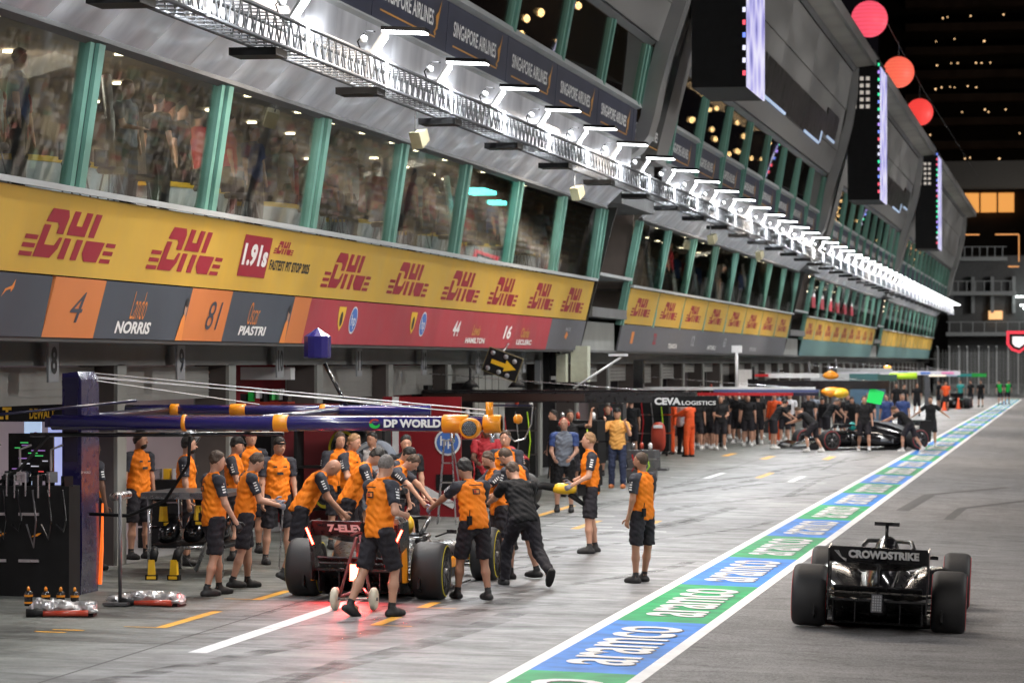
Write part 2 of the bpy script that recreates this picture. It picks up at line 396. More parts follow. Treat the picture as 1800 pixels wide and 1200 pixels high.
def mark_mat():
    m = bpy.data.materials.new('tyre_mark'); m.use_nodes = True; nt = m.node_tree; b_ = nt.nodes['Principled BSDF']; b_.inputs['Base Color'].default_value = (.02,.02,.021,1); b_.inputs['Roughness'].default_value = .5
    out = nt.nodes['Material Output']; mx = nt.nodes.new('ShaderNodeMixShader'); tr_ = nt.nodes.new('ShaderNodeBsdfTransparent')
    tc = nt.nodes.new('ShaderNodeTexCoord'); n = nt.nodes.new('ShaderNodeTexNoise'); n.inputs['Scale'].default_value = 2.2; n.inputs['Detail'].default_value = 8; nt.links.new(tc.outputs['Object'], n.inputs['Vector'])
    r = nt.nodes.new('ShaderNodeMapRange'); r.inputs[1].default_value = .38; r.inputs[2].default_value = .75; r.inputs[4].default_value = .75; nt.links.new(n.outputs['Fac'], r.inputs[0])
    nt.links.new(r.outputs[0], mx.inputs[0]); nt.links.new(tr_.outputs[0], mx.inputs[1]); nt.links.new(b_.outputs[0], mx.inputs[2]); nt.links.new(mx.outputs[0], out.inputs[0]); return m
mk = mark_mat(); r5 = random.Random(5)
def tyre_mark(pts, wd):
    b = MB(); k = len(pts); vs = []
    for i, p in enumerate(pts):
        a, c_ = Vector(pts[max(0,i-1)]), Vector(pts[min(k-1,i+1)]); d = (c_-a).normalized(); n = Vector((-d.y, d.x))*wd/2
        for sg in (1,-1): X, Y = p[0]+n.x*sg, p[1]+n.y*sg; vs.append((X, Y, gz(X)+.0025))
    b.add(vs, [(2*i,2*i+1,2*i+3,2*i+2) for i in range(k-1)]); return b.build('tyre_mark', mk, kind='structure')
def arc_pts(x0, y0, x1, y1, n=14):
    return [(x0+(x1-x0)*(3*t*t-2*t*t*t), y0+(y1-y0)*t) for t in [i/(n-1) for i in range(n)]]
for q in range(13):        # cars swing from the boxes back to the fast lane, leaving paired rubber lines
    y = 22+13*q+r5.uniform(-2,2)
    for dx in (0, 1.62): tyre_mark(arc_pts(-9.5+dx+r5.uniform(-.2,.2), y, -7.4+dx+r5.uniform(-.8,.8), y+12+r5.uniform(0,6)), r5.uniform(.16,.34))
for q in range(7):
    y = 20+17*q; x = r5.uniform(-8.5,-6.2); tyre_mark(arc_pts(x, y, x+r5.uniform(-.6,.6), y+11), r5.uniform(.05,.3))
for q in range(26):        # expansion joints across the apron slabs
    y = 14+6*q; b = MB(); b.quad((-13.2,y,gz(-13.2)+.0015), (-5.4,y,gz(-5.4)+.0015), (-5.4,y+.03,gz(-5.4)+.0015), (-13.2,y+.03,gz(-13.2)+.0015)); b.build('slab_joint', M['rubber_mark_base'], kind='structure')
b = MB(); b.quad((-9.32,0,gz(-9.32)+.0012), (-9.29,0,gz(-9.29)+.0012), (-9.29,260,gz(-9.29)+.0012), (-9.32,260,gz(-9.32)+.0012)); b.build('slab_joint', M['rubber_mark_base'], kind='structure')

# pit wall and grandstand on the far side of the straight (seen in the window reflections)
def up(v): return v
pw = thing('pit_wall', 'low concrete pit wall beyond the fast lane', 'wall', (2.3, 60, 0))
MB().box((0,60,.45), (.4,300,1.2)).build('wall_slab', mat('pit_wall_paint', (.4,.4,.42), .6), pw)
gs = thing('grandstand', 'long stepped spectator stand across the straight', 'grandstand', (24, 150, 0))
b = MB()
for i in range(14): b.box((i*.9, 60, i*.42+.4), (.9, 420, .42+.4))
b.box((14, 60, 7.5), (1, 420, 3)); b.build('terrace', mat('terrace', (.035,.03,.028), .8, noise=.3, nscale=.5), gs)
b = MB(); ms = [mat('crowd_%s' % n, c_, .8) for n, c_ in (('brown',(.13,.10,.085)),('pale',(.42,.37,.32)),('red',(.26,.10,.08)),('ochre',(.25,.2,.13)),('green',(.12,.15,.1)),('grey',(.2,.2,.2)))]
for i in range(14):
    for j in range(420):
        if rnd.random() < .22: continue
        X = i*.9-.1; Y = -150+j+rnd.uniform(-.2,.2); Z = i*.42+.8
        b.mi = rnd.choice([0,0,0,0,1,1,2,3,3,4,5,5]); b.box((X, Y, Z+.45), (.34, .44, .9), taper=.8)
        b.mi = 3 if rnd.random() < .8 else 0; b.box((X, Y, Z+1.0), (.2, .2, .26))
b.build('spectators', ms, gs, kind='stuff')

# ============================================================ PIT BUILDING
def clad_mat():
    m = bpy.data.materials.new('brushed_cladding'); m.use_nodes = True; nt = m.node_tree; L = nt.links; b = nt.nodes['Principled BSDF']
    b.inputs['Metallic'].default_value = .6; b.inputs['Anisotropic'].default_value = .75; b.inputs['Anisotropic Rotation'].default_value = .0
    tc = nt.nodes.new('ShaderNodeTexCoord'); mp = nt.nodes.new('ShaderNodeMapping'); mp.inputs['Scale'].default_value = (1,1,.35); L.new(tc.outputs['Object'], mp.inputs[0])
    n = nt.nodes.new('ShaderNodeTexNoise'); n.inputs['Scale'].default_value = 1.1; n.inputs['Detail'].default_value = 5; n.inputs['Distortion'].default_value = .4; L.new(mp.outputs[0], n.inputs['Vector'])
    cr = nt.nodes.new('ShaderNodeValToRGB'); cr.color_ramp.elements[0].position = .3; cr.color_ramp.elements[0].color = (.42,.43,.48,1); cr.color_ramp.elements[1].position = .72; cr.color_ramp.elements[1].color = (.84,.85,.90,1)
    L.new(n.outputs['Fac'], cr.inputs[0]); L.new(cr.outputs[0], b.inputs['Base Color'])
    r = nt.nodes.new('ShaderNodeMapRange'); r.inputs[3].default_value = .24; r.inputs[4].default_value = .46; L.new(n.outputs['Fac'], r.inputs[0]); L.new(r.outputs[0], b.inputs['Roughness'])
    n2 = nt.nodes.new('ShaderNodeTexNoise'); n2.inputs['Scale'].default_value = .9; n2.inputs['Detail'].default_value = 3; L.new(mp.outputs[0], n2.inputs['Vector'])
    bp = nt.nodes.new('ShaderNodeBump'); bp.inputs['Strength'].default_value = .35; bp.inputs['Distance'].default_value = .12; L.new(n2.outputs['Fac'], bp.inputs['Height']); L.new(bp.outputs[0], b.inputs['Normal'])
    return m
M['cladding'] = clad_mat()
M['fascia'] = mat('roof_fascia', (.26,.255,.25), .45, metal=.25, noise=.2, nscale=.5, rvar=.1, stretch=(1,.3,1.5))
M['fascia_dark'] = mat('fascia_dark', (.10,.10,.105), .5, noise=.25, nscale=.5)
M['roof_soffit'] = mat('roof_soffit', (.30,.28,.25), .6, noise=.15, nscale=.4)
M['fin'] = mat('fin_metal', (.42,.42,.42), .35, metal=.6, noise=.15, nscale=.8)
M['fin_dark'] = mat('fin_dark', (.05,.05,.05), .5)
bld = thing('pit_building', 'long silver pit building with leaning teal windows, yellow banners and garages', 'building', (-13.2, 0, 0))
OX = 13.2                     # parts are modelled in world X, shifted by +13.2
def P(x, z): return (-x+OX, z)
def prof(b, pts, s0, s1): b.prism([P(*p) for p in pts], (0,s0,0), (1,0,0), (0,0,1), (0,s1-s0,0))
def slab(b, a, c_, t, s0, s1):
    """slab between profile points a and c_ (D, z), thickness t behind the face"""
    a_, c2 = Vector((-a[0], a[1])), Vector((-c_[0], c_[1])); d = (c2-a_).normalized(); n = Vector((-d.y, d.x))*t
    if n.x > 0: n = -n
    q = [a_, c2, c2+n, a_+n]
    b.prism([(p[0]+OX, p[1]) for p in q], (0,s0,0), (1,0,0), (0,0,1), (0,s1-s0,0))
_sl = {}
def piece(name, a, c_, t, s0, s1, m, kind=None, parent=None):
    """one slab object, mesh data shared between alike pieces"""
    key = (a, c_, t, round(s1-s0, 3), m.name)
    if key not in _sl:
        b = MB(); slab(b, a, c_, t, 0, s1-s0); _sl[key] = b.mesh(name, m)
    return link(name, _sl[key], parent or bld, (0, s0, 0), kind=kind)
PB, PT = (12.25,3.30), (12.10,4.03)       # sponsor strip
YB, YT = (12.095,4.05), (11.87,5.02)      # yellow band
WB, WT = (11.86,5.09), (11.60,6.83)       # lower windows
CT = (11.0,7.46)
SB, ST = (10.85,8.40), (10.78,9.33)       # upper banner
UB, UT = (10.74,9.42), (10.46,10.92)      # upper windows
F1, F2, F3 = (10.25,11.05), (9.2,15.6), (8.3,15.95)
sections = [(6.9, 79.5, 1), (86.2, 137.0, 2), (145.0, 196.3, 3), (204.0, 277.5, 4)]
B0 = 36.9
# garages: piers, lintel, floor, walls -----------------------------------
prof(b := MB(), [(13.2,2.95),(13.2,3.3),(15.5,3.3),(15.5,2.95)], 0, 300); b.build('lintel', M['lintel'], bld)
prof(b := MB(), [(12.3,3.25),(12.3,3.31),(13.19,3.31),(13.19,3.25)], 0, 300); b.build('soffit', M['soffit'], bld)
s = 1.3
piers = []
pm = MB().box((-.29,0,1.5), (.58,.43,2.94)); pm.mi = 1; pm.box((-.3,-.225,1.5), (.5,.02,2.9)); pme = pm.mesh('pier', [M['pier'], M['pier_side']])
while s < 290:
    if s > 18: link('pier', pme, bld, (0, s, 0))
    s += 6.0
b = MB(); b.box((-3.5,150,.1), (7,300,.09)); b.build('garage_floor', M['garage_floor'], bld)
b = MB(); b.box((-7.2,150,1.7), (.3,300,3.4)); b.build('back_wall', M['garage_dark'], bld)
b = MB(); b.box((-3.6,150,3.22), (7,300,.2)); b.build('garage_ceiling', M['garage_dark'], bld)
# shutters: slats one by one on the near bays
shm = MB().box((0,0,0), (.05,5.5,.098)).box((.03,0,-.045), (.02,5.5,.012)).mesh('shutter_slat', M['shutter'])
bays = [(37.3+6*i) for i in range(-2, 40)]      # bay starts
drop = {31.3:.5, 37.3:.58, 43.3:.52, 49.3:0, 55.3:.62, 61.3:.62, 67.3:.4, 73.3:.75}
for i, s in enumerate(bays):
    if s > 275: break
    dd = drop.get(round(s,1), .3+.5*rnd.random())
    n = int(dd/.1)
    if s < 80:
        for q in range(n): link('shutter_slat', shm, bld, (-.35, s+3, 2.93-.05-.1*q))
    else:
        b = MB()
        for q in range(n): b.box((-.35, s+3, 2.88-.1*q), (.05,5.5,.09))
        if n: b.build('shutter', M['shutter'], bld)
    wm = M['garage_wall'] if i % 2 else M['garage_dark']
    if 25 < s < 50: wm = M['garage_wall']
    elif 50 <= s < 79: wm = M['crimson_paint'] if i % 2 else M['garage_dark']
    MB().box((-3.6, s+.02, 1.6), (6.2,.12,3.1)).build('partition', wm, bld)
    MB().box((-5.6, s+3, 1.5), (.1,5.6,2.6)).build('inner_wall', wm, bld)
# bay number plates
npm = MB().box((.18,0,3.02), (.03,.42,.56)).mesh('number_plate', M['grey_print'])
for i, s in enumerate([39.65+6*k for k in range(-1, 7)]):
    o = link('number_plate', npm, bld, (0, s, 0))
    text(str(7+i), M['black_print'], o, (.2, -.13 if i < 3 else -.17, 2.84), (0,1,0), (0,0,1), .26 if i < 3 else .34, .36, bold=.03)

# leaning facade ---------------------------------------------------------
mull = {}
def mullion_mesh(kind):
    if kind in mull: return mull[kind]
    b = MB()
    lo, hi = {'low': ((11.86,5.09),(11.60,6.83)), 'up': ((10.74,9.42),(10.46,10.92)), 'full': ((12.16,4.0),(11.60,6.83)), 'mid': ((10.86,8.40),(10.46,10.92))}[kind]
    lo2, hi2 = (lo[0]-.07, lo[1]), (hi[0]-.07, hi[1])
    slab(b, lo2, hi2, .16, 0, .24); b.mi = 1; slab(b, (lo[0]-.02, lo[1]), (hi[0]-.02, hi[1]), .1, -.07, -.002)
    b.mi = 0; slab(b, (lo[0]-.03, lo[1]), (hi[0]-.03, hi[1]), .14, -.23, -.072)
    mull[kind] = b.mesh('mullion', [M['teal_mullion'], M['teal_shadow']]); return mull[kind]
dhl = [[(0,.72),(.12,1),(.95,1),(1.1,.86),(1.1,.5),(.74,.5),(.74,.66),(.62,.72)],
       [(0,0),(0,.66),(.34,.66),(.34,.26),(.85,.26),(.98,.43),(1.14,.43),(1.1,.2),(.86,0)],
       [(1.28,.5),(1.28,1),(1.62,1),(1.62,.7),(1.93,.7),(1.93,1),(2.27,1),(2.27,.5)],
       [(1.28,0),(1.28,.43),(1.62,.43),(1.62,0)], [(1.93,0),(1.93,.43),(2.27,.43),(2.27,0)],
       [(2.45,.5),(2.45,1),(2.79,1),(2.79,.5)], [(2.45,.43),(3.5,.43),(3.42,0),(2.7,0),(2.45,.16)],
       [(-.72,0),(-.72,.09),(-.09,.09),(-.09,0)], [(-.72,.17),(-.72,.26),(-.09,.26),(-.09,.17)], [(-.72,.34),(-.72,.43),(-.09,.43),(-.09,.34)],
       [(3.56,0),(3.56,.09),(4.15,.09),(4.15,0)], [(3.6,.17),(3.6,.26),(4.15,.26),(4.15,.17)], [(3.62,.34),(3.62,.43),(4.15,.43),(4.15,.34)]]
dhl = [[((x+.72+.42*y)/5.29, y) for x, y in p] for p in dhl]
yv = (Vector((-YT[0], 0, YT[1]))-Vector((-YB[0], 0, YB[1]))).normalized(); YH = (Vector(YT)-Vector(YB)).length
pv = (Vector((-PT[0], 0, PT[1]))-Vector((-PB[0], 0, PB[1]))).normalized(); PH = (Vector(PT)-Vector(PB)).length
sv = (Vector((-ST[0], 0, ST[1]))-Vector((-SB[0], 0, SB[1]))).normalized(); SH = (Vector(ST)-Vector(SB)).length
def on(base, v, s, h, off=.006):
    n = Vector((0,1,0)).cross(v); return Vector((OX-base[0], s, base[1]))+v*h+n*off
_dm = {}
def dhl_logo(parent, s, h, wd, ht, local=0):
    key = (round(wd,2), round(ht,2))
    if key not in _dm:
        o = sheet(dhl, M['red_print'], None, (0,0,0), (0,1,0), yv, wd, ht); _dm[key] = o.data; bpy.data.objects.remove(o)
    link('logo', _dm[key], parent, on(YB, yv, s, h)-Vector((0, local, 0)))
glass_n = 0
for (s0, s1, no) in sections:
    ks = [B0+6*k for k in range(-5, 45)]
    if no == 1: cuts = [s0]+[k for k in ks if s0+.5 < k < s1-.5]+[s1]
    else:
        n = round((s1-s0)/6); cuts = [s0+(s1-s0)*q/n for q in range(n+1)]
    # sill, head, cladding
    for a, c_ in zip(cuts[:-1], cuts[1:]):
        L_ = c_-a
        piece('sill', (11.78,5.03), (11.77,5.10), .25, a, c_, M['ledge'])
        piece('window_pane', (WB[0]+.03,WB[1]), (WT[0]+.03,WT[1]), .02, a+.1, c_-.1, M['glass_low'])
        piece('window_pane', (UB[0]+.03,UB[1]), (UT[0]+.03,UT[1]), .02, a+.1, c_-.1, M['glass_up'])
        npn = 3 if s0 < 200 else 1
        for q in range(npn):
            u0, u1 = a+L_*q/npn+.006, a+L_*(q+1)/npn-.006
            if no < 3:
                piece('cladding_panel', (11.62,6.86), CT, .06, u0, u1, M['cladding'])
                piece('cladding_panel', (10.99,7.48), (10.92,8.36), .06, u0, u1, M['cladding'])
        if no >= 3:
            piece('cladding_panel', (11.62,6.86), CT, .06, a+.006, c_-.006, M['cladding'])
            piece('cladding_panel', (10.99,7.48), (10.92,8.36), .06, a+.006, c_-.006, M['cladding'])
        if no == 1:
            bn = piece('banner', YB, YT, .05, a, c_, M['yellow_banner'])
        else:
            bn = piece('banner', YB, YT, .05, a+.12, c_-.12, M['yellow_banner'])
            if s0 < 200: dhl_logo(bn, a+L_*.16, .24, L_*.66, .52, local=a+.12)
        piece('upper_banner', SB, ST, .05, a+(.02 if no == 1 else .1), c_-(.02 if no == 1 else .1), M['navy_banner'])
    for c_ in cuts:
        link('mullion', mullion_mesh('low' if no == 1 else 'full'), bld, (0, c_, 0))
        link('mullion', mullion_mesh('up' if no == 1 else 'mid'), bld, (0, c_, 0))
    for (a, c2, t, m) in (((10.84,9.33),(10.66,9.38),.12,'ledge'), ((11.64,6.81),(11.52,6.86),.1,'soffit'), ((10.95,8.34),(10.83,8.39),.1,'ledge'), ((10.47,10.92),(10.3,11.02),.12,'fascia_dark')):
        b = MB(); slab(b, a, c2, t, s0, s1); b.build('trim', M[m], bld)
    # back surfaces so nothing looks hollow, and the lounge interiors
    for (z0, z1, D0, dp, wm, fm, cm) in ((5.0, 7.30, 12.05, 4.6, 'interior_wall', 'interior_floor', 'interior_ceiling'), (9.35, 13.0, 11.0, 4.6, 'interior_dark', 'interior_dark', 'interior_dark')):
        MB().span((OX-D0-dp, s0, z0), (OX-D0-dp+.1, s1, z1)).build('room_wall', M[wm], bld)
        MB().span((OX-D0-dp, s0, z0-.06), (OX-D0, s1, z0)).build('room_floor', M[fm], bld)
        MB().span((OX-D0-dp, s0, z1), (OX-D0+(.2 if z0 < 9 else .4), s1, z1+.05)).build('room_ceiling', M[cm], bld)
        for e in (s0+.05, s1-.1): MB().prism([P(D0+dp,z0), P(D0,z0), P(D0-.3,z1), P(D0+dp,z1)], (0,e,0), (1,0,0), (0,0,1), (0,.05,0)).build('end_wall', M['fin_dark' if z0 > 9 else 'interior_wall'], bld)
    # roof fascia
    zs = [F1, (9.9,12.1), (9.55,13.8), F2, F3]
    npn = max(1, round((s1+4-s0)/12))
    for q in range(npn):
        u0, u1 = s0+(s1+4-s0)*q/npn+.01, s0+(s1+4-s0)*(q+1)/npn-.01
        piece('fascia_panel', F1, (9.92,12.0), .1, u0, u1, M['fascia'])
        piece('fascia_panel', (9.90,12.02), (9.57,13.78), .1, u0, u1, M['fascia'])
        piece('fascia_panel', (9.54,13.8), (9.25,15.4), .1, u0, u1, M['fascia'])
        piece('gutter', (9.2,15.42), (9.1,15.6), .2, u0, u1, M['fascia_dark'])
        piece('roof_soffit', (9.1,15.62), (8.3,15.72), .1, u0, u1, M['roof_soffit'])
        piece('roof_edge', (8.28,15.68), (8.25,16.1), .1, u0, u1, M['fascia'])
# dark louvre field on the roof fascia with light strips
lv = mat('louvre', (.03,.026,.024), .35, noise=.6, nscale=2.2, stretch=(1,6,.25), rvar=.15)  # stretched noise paints vertical brown reflection streaks into the colour
ls = mat('strip_light', (.6,.75,1), .5, emit=.4, ecol=(.55,.7,1))
for (a, c_) in ((99, 134), (158, 194)):
    b = MB(); slab(b, (9.95,11.7), (9.66,12.95), .06, a, c_-6); b.build('louvre', lv, bld)
    b = MB(); slab(b, (9.84,12.2), (9.60,13.2), .06, c_-5.9, c_); b.build('louvre', lv, bld)
    b = MB()
    for (p, q, u0, u1) in (((9.94,11.66),(9.92,11.76),a+2,a+13), ((9.94,11.66),(9.92,11.76),c_-14,c_-7), ((9.84,12.14),(9.82,12.24),c_-4,c_), ((9.93,11.76),(9.70,12.7),a+1.6,a+2.1), ((9.93,11.76),(9.82,12.2),c_-7,c_-6.4)):
        slab(b, p, q, .03, u0, u1)
    b.build('light_strip', ls, bld, kind='stuff')
# end fins with the curved ear
def fin(s0, no):
    b = MB()
    outer = [(9.0,15.6),(9.05,14.5),(9.25,13.2),(9.55,12.0),(9.95,10.8),(10.2,9.9),(10.35,9.2),(10.5,8.7),(10.75,8.35),(11.0,8.15)]
    inner = [(9.35,15.6),(9.4,14.5),(9.6,13.3),(9.95,12.1),(10.35,10.9),(10.6,9.9),(10.7,9.2),(10.85,8.8),(11.0,8.5),(11.1,8.3)]
    prof(b, outer+inner[::-1], s0, s0+1.1)
    b.mi = 1; prof(b, [(9.3,15.55),(9.5,13.3),(10.3,10.9),(10.8,8.6),(11.9,8.6),(11.9,15.5)], s0+.3, s0+1.4)  # dark slab: shade on the fin's underside put in as colour
    b.build('end_fin', [M['fin'], M['fin_dark']], bld)
for (s0, s1, no) in sections:
    fin(s1+.02, no)
    MB().prism([P(*p) for p in ((11.9,7.4),(10.98,7.4),(10.92,8.4),(11.9,8.4))], (0,s1,0), (1,0,0), (0,0,1), (0,.1,0)).build('end_panel', M['fin'], bld)
    MB().prism([P(*p) for p in ((14.5,3.3),(12.28,3.3),(11.32,6.9),(14.5,6.9))], (0,s1+.18,0), (1,0,0), (0,0,1), (0,.1,0)).build('end_panel', M['interior_dark'], bld)
# recesses between the sections: stair walls and the grey connecting walls
for (a, c_) in ((79.7,86.0), (137.3,144.8), (196.6,203.8)):
    MB().span((OX-15.5, a, 3.3), (OX-15.3, c_, 16)).build('recess_wall', M['interior_dark'], bld)
    MB().span((OX-15.3, a, 4.15), (OX-11.95, c_, 4.4)).build('landing', M['soffit'], bld)
    MB().span((OX-15.3, a, 5.2), (OX-11.8, c_, 5.28)).build('landing_rail', M['ledge'], bld)
    MB().span((OX-15.3, a, 3.31), (OX-12.3, c_, 4.05)).build('connecting_wall', M['pier'], bld)
    MB().span((OX-15.3, a, 7.0), (OX-11.2, c_, 8.3)).build('connecting_wall', M['soffit'], bld)
    b = MB(); prof(b, [(12.4,8.3),(10.9,8.3),(9.7,13),(9.4,15.5),(12.4,15.5)], c_-2.2, c_+.1); b.build('connecting_wall', M['fascia'], bld)
    b = MB()
    for q in range(5): b.box((OX-14.6+.3*q, a+1+q*.9, 6.85), (.14,.14,.03))
    b.build('downlight', M['ceiling_lamp'], bld)
MB().span((-8, 277.5, 0), (0, 284, 17)).build('end_block', M['fin_dark'], bld)
MB().span((-14, 0, 16.0), (OX-9, 282, 16.1)).build('roof', M['fascia_dark'], bld)

# sponsor strip of the first section
def colour_panel(s0, s1, m, nm='banner', slant=.0):
    b = MB(); n = Vector((0,1,0)).cross(pv)
    p = [on(PB, pv, s0, 0, 0), on(PB, pv, s1, 0, 0), on(PB, pv, s1-slant, PH, 0), on(PB, pv, s0-slant, PH, 0)]
    b.add([q for q in p]+[q-n*.05 for q in p], [(0,1,2,3),(7,6,5,4),(0,4,5,1),(1,5,6,2),(2,6,7,3),(3,7,4,0)])
    return b.build(nm, m, bld)
Sp = [(20,36.86,'slate'),(36.86,38.91,'orange'),(38.91,42.95,'slate'),(42.95,45.11,'orange'),(45.11,48.9,'slate'),(48.9,50.02,'orange'),(50.02,74.2,'crimson'),(74.2,79.5,'grey')]
pan = [colour_panel(a+.004, c_, M[m+'_banner'], slant=-.12 if i else 0) for i, (a, c_, m) in enumerate(Sp)]
pan[-1].data = pan[-1].data
YU = (0,1,0)
def ptxt(t, i, s0, s1, h0, h1, m, **k): return text(t, M[m], pan[i], on(PB, pv, s0, h0*PH), YU, pv, s1-s0, (h1-h0)*PH, **k)
ptxt('4', 1, 37.75, 38.3, .26, .78, 'slate_print', bold=.0, shear=.3)
ptxt('81', 3, 44.05, 44.8, .22, .78, 'slate_print', bold=.0, shear=.25)
ptxt('NORRIS', 2, 39.76, 41.35, .10, .32, 'white_print', bold=.035, shear=.15)
ptxt('PIASTRI', 4, 45.95, 47.55, .14, .33, 'white_print', bold=.035, shear=.15)
ptxt('Lando', 2, 40.3, 41.0, .36, .86, 'orange_print', bold=-.01, shear=.5)
ptxt('Oscar', 4, 46.35, 47.0, .36, .82, 'orange_print', bold=-.01, shear=.5)
swoosh = [(0,.0),(.25,.45),(.75,.62),(1,1),(.95,.55),(.75,.28),(.7,.45),(.35,.35)]
sheet([swoosh], M['orange_print'], pan[0], on(PB, pv, 35.1, .62*PH), YU, pv, .42, .22)
for i, s in ((2, 42.55), (4, 48.45)):     # printed portraits, reduced to a plain silhouette
    sheet([[(.2,0),(1,0),(.95,.5),(.8,.62),(.5,.45)]], M['orange_print'], pan[i], on(PB, pv, s, 0, .008), YU, pv, .42, .9*PH)
    sheet([ell(.8,.66,.16,.14)], mat('print_skin', (.42,.25,.18), .6), pan[i], on(PB, pv, s, 0, .010), YU, pv, .42, .9*PH)
    sheet([ell(.82,.80,.17,.10)], M['black_print'], pan[i], on(PB, pv, s, 0, .012), YU, pv, .42, .9*PH)
for s in (52.55, 58.5, 82):
    if s > 80: continue
    sheet([[(0,.75),(0,1),(1,1),(1,.75),(.85,.3),(.5,0),(.15,.3)]], M['yellow_print'], pan[6], on(PB, pv, s-.35, .3*PH), YU, pv, .52, .42)
    sheet([ell(.5,.5,.2,.3)], M['black_print'], pan[6], on(PB, pv, s-.35, .3*PH, .009), YU, pv, .52, .42)
    sheet([ell(.5,.5,.5,.5)], M['white_print'], pan[6], on(PB, pv, s+.55, .25*PH), YU, pv, .58, .48)
    sheet([ell(.5,.5,.44,.44)], M['blue_print'], pan[6], on(PB, pv, s+.55, .25*PH, .009), YU, pv, .58, .48)
    text('hp', M['white_print'], pan[6], on(PB, pv, s+.68, .36*PH, .012), YU, pv, .32, .26, bold=.01)
ptxt('44', 6, 62.4, 63.1, .3, .72, 'white_print', bold=.03, shear=.2); ptxt('16', 6, 68.2, 69.1, .28, .68, 'white_print', bold=.03, shear=.2)
ptxt('HAMILTON', 6, 63.95, 66.1, .12, .28, 'white_print', bold=.04); ptxt('LECLERC', 6, 70.0, 72.0, .12, .28, 'white_print', bold=.04)
ptxt('Lewis', 6, 64.5, 65.4, .34, .64, 'gold_print', shear=.4); ptxt('Charles', 6, 70.4, 71.5, .34, .64, 'gold_print', shear=.4)
sheet([[(0,.3),(.4,1),(1,.6),(.6,0)]], M['orange_print'], pan[7], on(PB, pv, 76.6, .35*PH), YU, pv, .5, .2); ptxt('MAX', 7, 76.6, 77.4, .62, .75, 'grey_print', bold=.02)
# grey sponsor strips of the further sections
for (s0, s1, no) in sections[1:]:
    g = colour_panel(s0, s1, M['grey_banner'] if no == 2 else mat('banner_teal', (.10,.20,.20), .6, noise=.15))
    if no == 2:
        for k, (t, m, wd) in enumerate((('1', 'orange_print', .5), ('22', 'red_print', .7), ('TSUNODA', 'white_print', 2.2), ('12', 'grey_print', .8), ('ANTONELLI', 'white_print', 2.6), ('63', 'grey_print', .8), ('RUSSELL', 'white_print', 2.2), ('PETRONAS', 'grey_print', 2.6))):
            s = s0+2.2+k*4.8+(0 if k != 2 else -1)
            text(t, M[m], g, on(PB, pv, s, .3*PH if wd < 1 else .16*PH), YU, pv, wd, .34 if wd < 1 else .15, bold=.03)
# yellow band lettering of the first section
YBN = colour = None
yb = [o for o in bld.children if o.name.startswith('banner') and 'yellow' in o.data.materials[0].name and o.location.y < 79]
yb.sort(key=lambda o: o.location.y)
def host(s):
    c_ = [o for o in yb if o.location.y <= s]; return c_[-1]
for (a, c_, h) in ((35.39,39.38,.20),(40.56,44.58,.19),(50.48,54.4,.18),(55.53,59.44,.18),(60.5,64.75,.17),(65.47,69.32,.17),(70.44,74.21,.17),(75.15,78.87,.17),(28.5,32.5,.2)):
    hb = host(a); dhl_logo(hb, a, h*YH, c_-a-.15, .60, local=hb.location.y)
hb = host(45.2); L_ = hb.location.y
sheet([[(0,0),(1,0),(1,1),(0,1)]], M['red_print'], hb, on(YB, yv, 45.2-L_, .22*YH), YU, yv, 1.6, .62)
text('1.91s', M['white_print'], hb, on(YB, yv, 45.3-L_, .38*YH, .010), YU, yv, 1.42, .34, bold=.045)
link('logo', sheet(dhl, M['red_print'], None, (0,0,0), (0,1,0), yv, 1.3, .2).data, hb, on(YB, yv, 47.0-L_, .62*YH))
text('FASTEST PIT STOP 2025', M['black_print'], hb, on(YB, yv, 46.95-L_, .36*YH), YU, yv, 2.55, .16, bold=.03)
for o in list(bpy.data.objects):
    if o.name.startswith('logo') and o.parent is None: bpy.data.objects.remove(o)
# airline lettering on the upper banner
ub = sorted([o for o in bld.children if o.name.startswith('upper_banner')], key=lambda o: o.location.y)
for o in ub:
    y0 = o.location.y
    if y0 > 200: break
    a = .55 if y0 < 80 else .4
    wd = 4.2 if y0 < 80 else 3.8
    text('SINGAPORE AIRLINES', M['white_print'], o, on(SB, sv, a, .40*SH), YU, sv, wd, .27, bold=.02)
    sheet([[(0,0),(.25,.2),(.1,.45),(.55,.62),(1,1),(.62,.4),(.5,.12)], [(-.12,.0),(.1,.1),(.3,-.04),(.1,-.1)]], M['gold_print'], o, on(SB, sv, a+wd+.12, .3*SH), YU, sv, .5, .62)
    sheet([[(0,0),(1,0),(1,1),(0,1)]], M['gold_print'], o, on(SB, sv, a, .20*SH), YU, sv, wd+.2, .03)

# interiors seen through the panes ---------------------------------------
b = MB(); dl = MB(); wl = MB()
for (s0, s1, no) in sections:
    s = s0+1
    while s < s1:
        for D in (13.0, 14.4, 15.8): 
            if rnd.random() < .7: dl.lathe([(.09,0),(.09,.03)], (OX-D, s+rnd.random(), 7.25), n=8)
        for q in range(2):
            if rnd.random() < .75 and not (s < 70 and rnd.random() < .5):
                D = rnd.uniform(11.4,14); wl.lathe([(0,-.1),(.07,-.05),(.08,.03),(.03,.1)], (OX-D, s+rnd.random()*1.6, 3+D*rnd.uniform(.60,.74)), n=8)
        s += 2.6
dl.build('downlight', M['ceiling_lamp'], bld, kind='stuff'); wl.build('pendant_lamp', M['warm_lamp'], bld, kind='stuff')
b = MB(); b.box((OX-12.2, 65.3, 6.55), (.5,1.5,.08)).box((OX-12.1, 67.0, 6.4), (.3,.6,.08)); b.build('sign_lamp', M['teal_lamp'], bld)
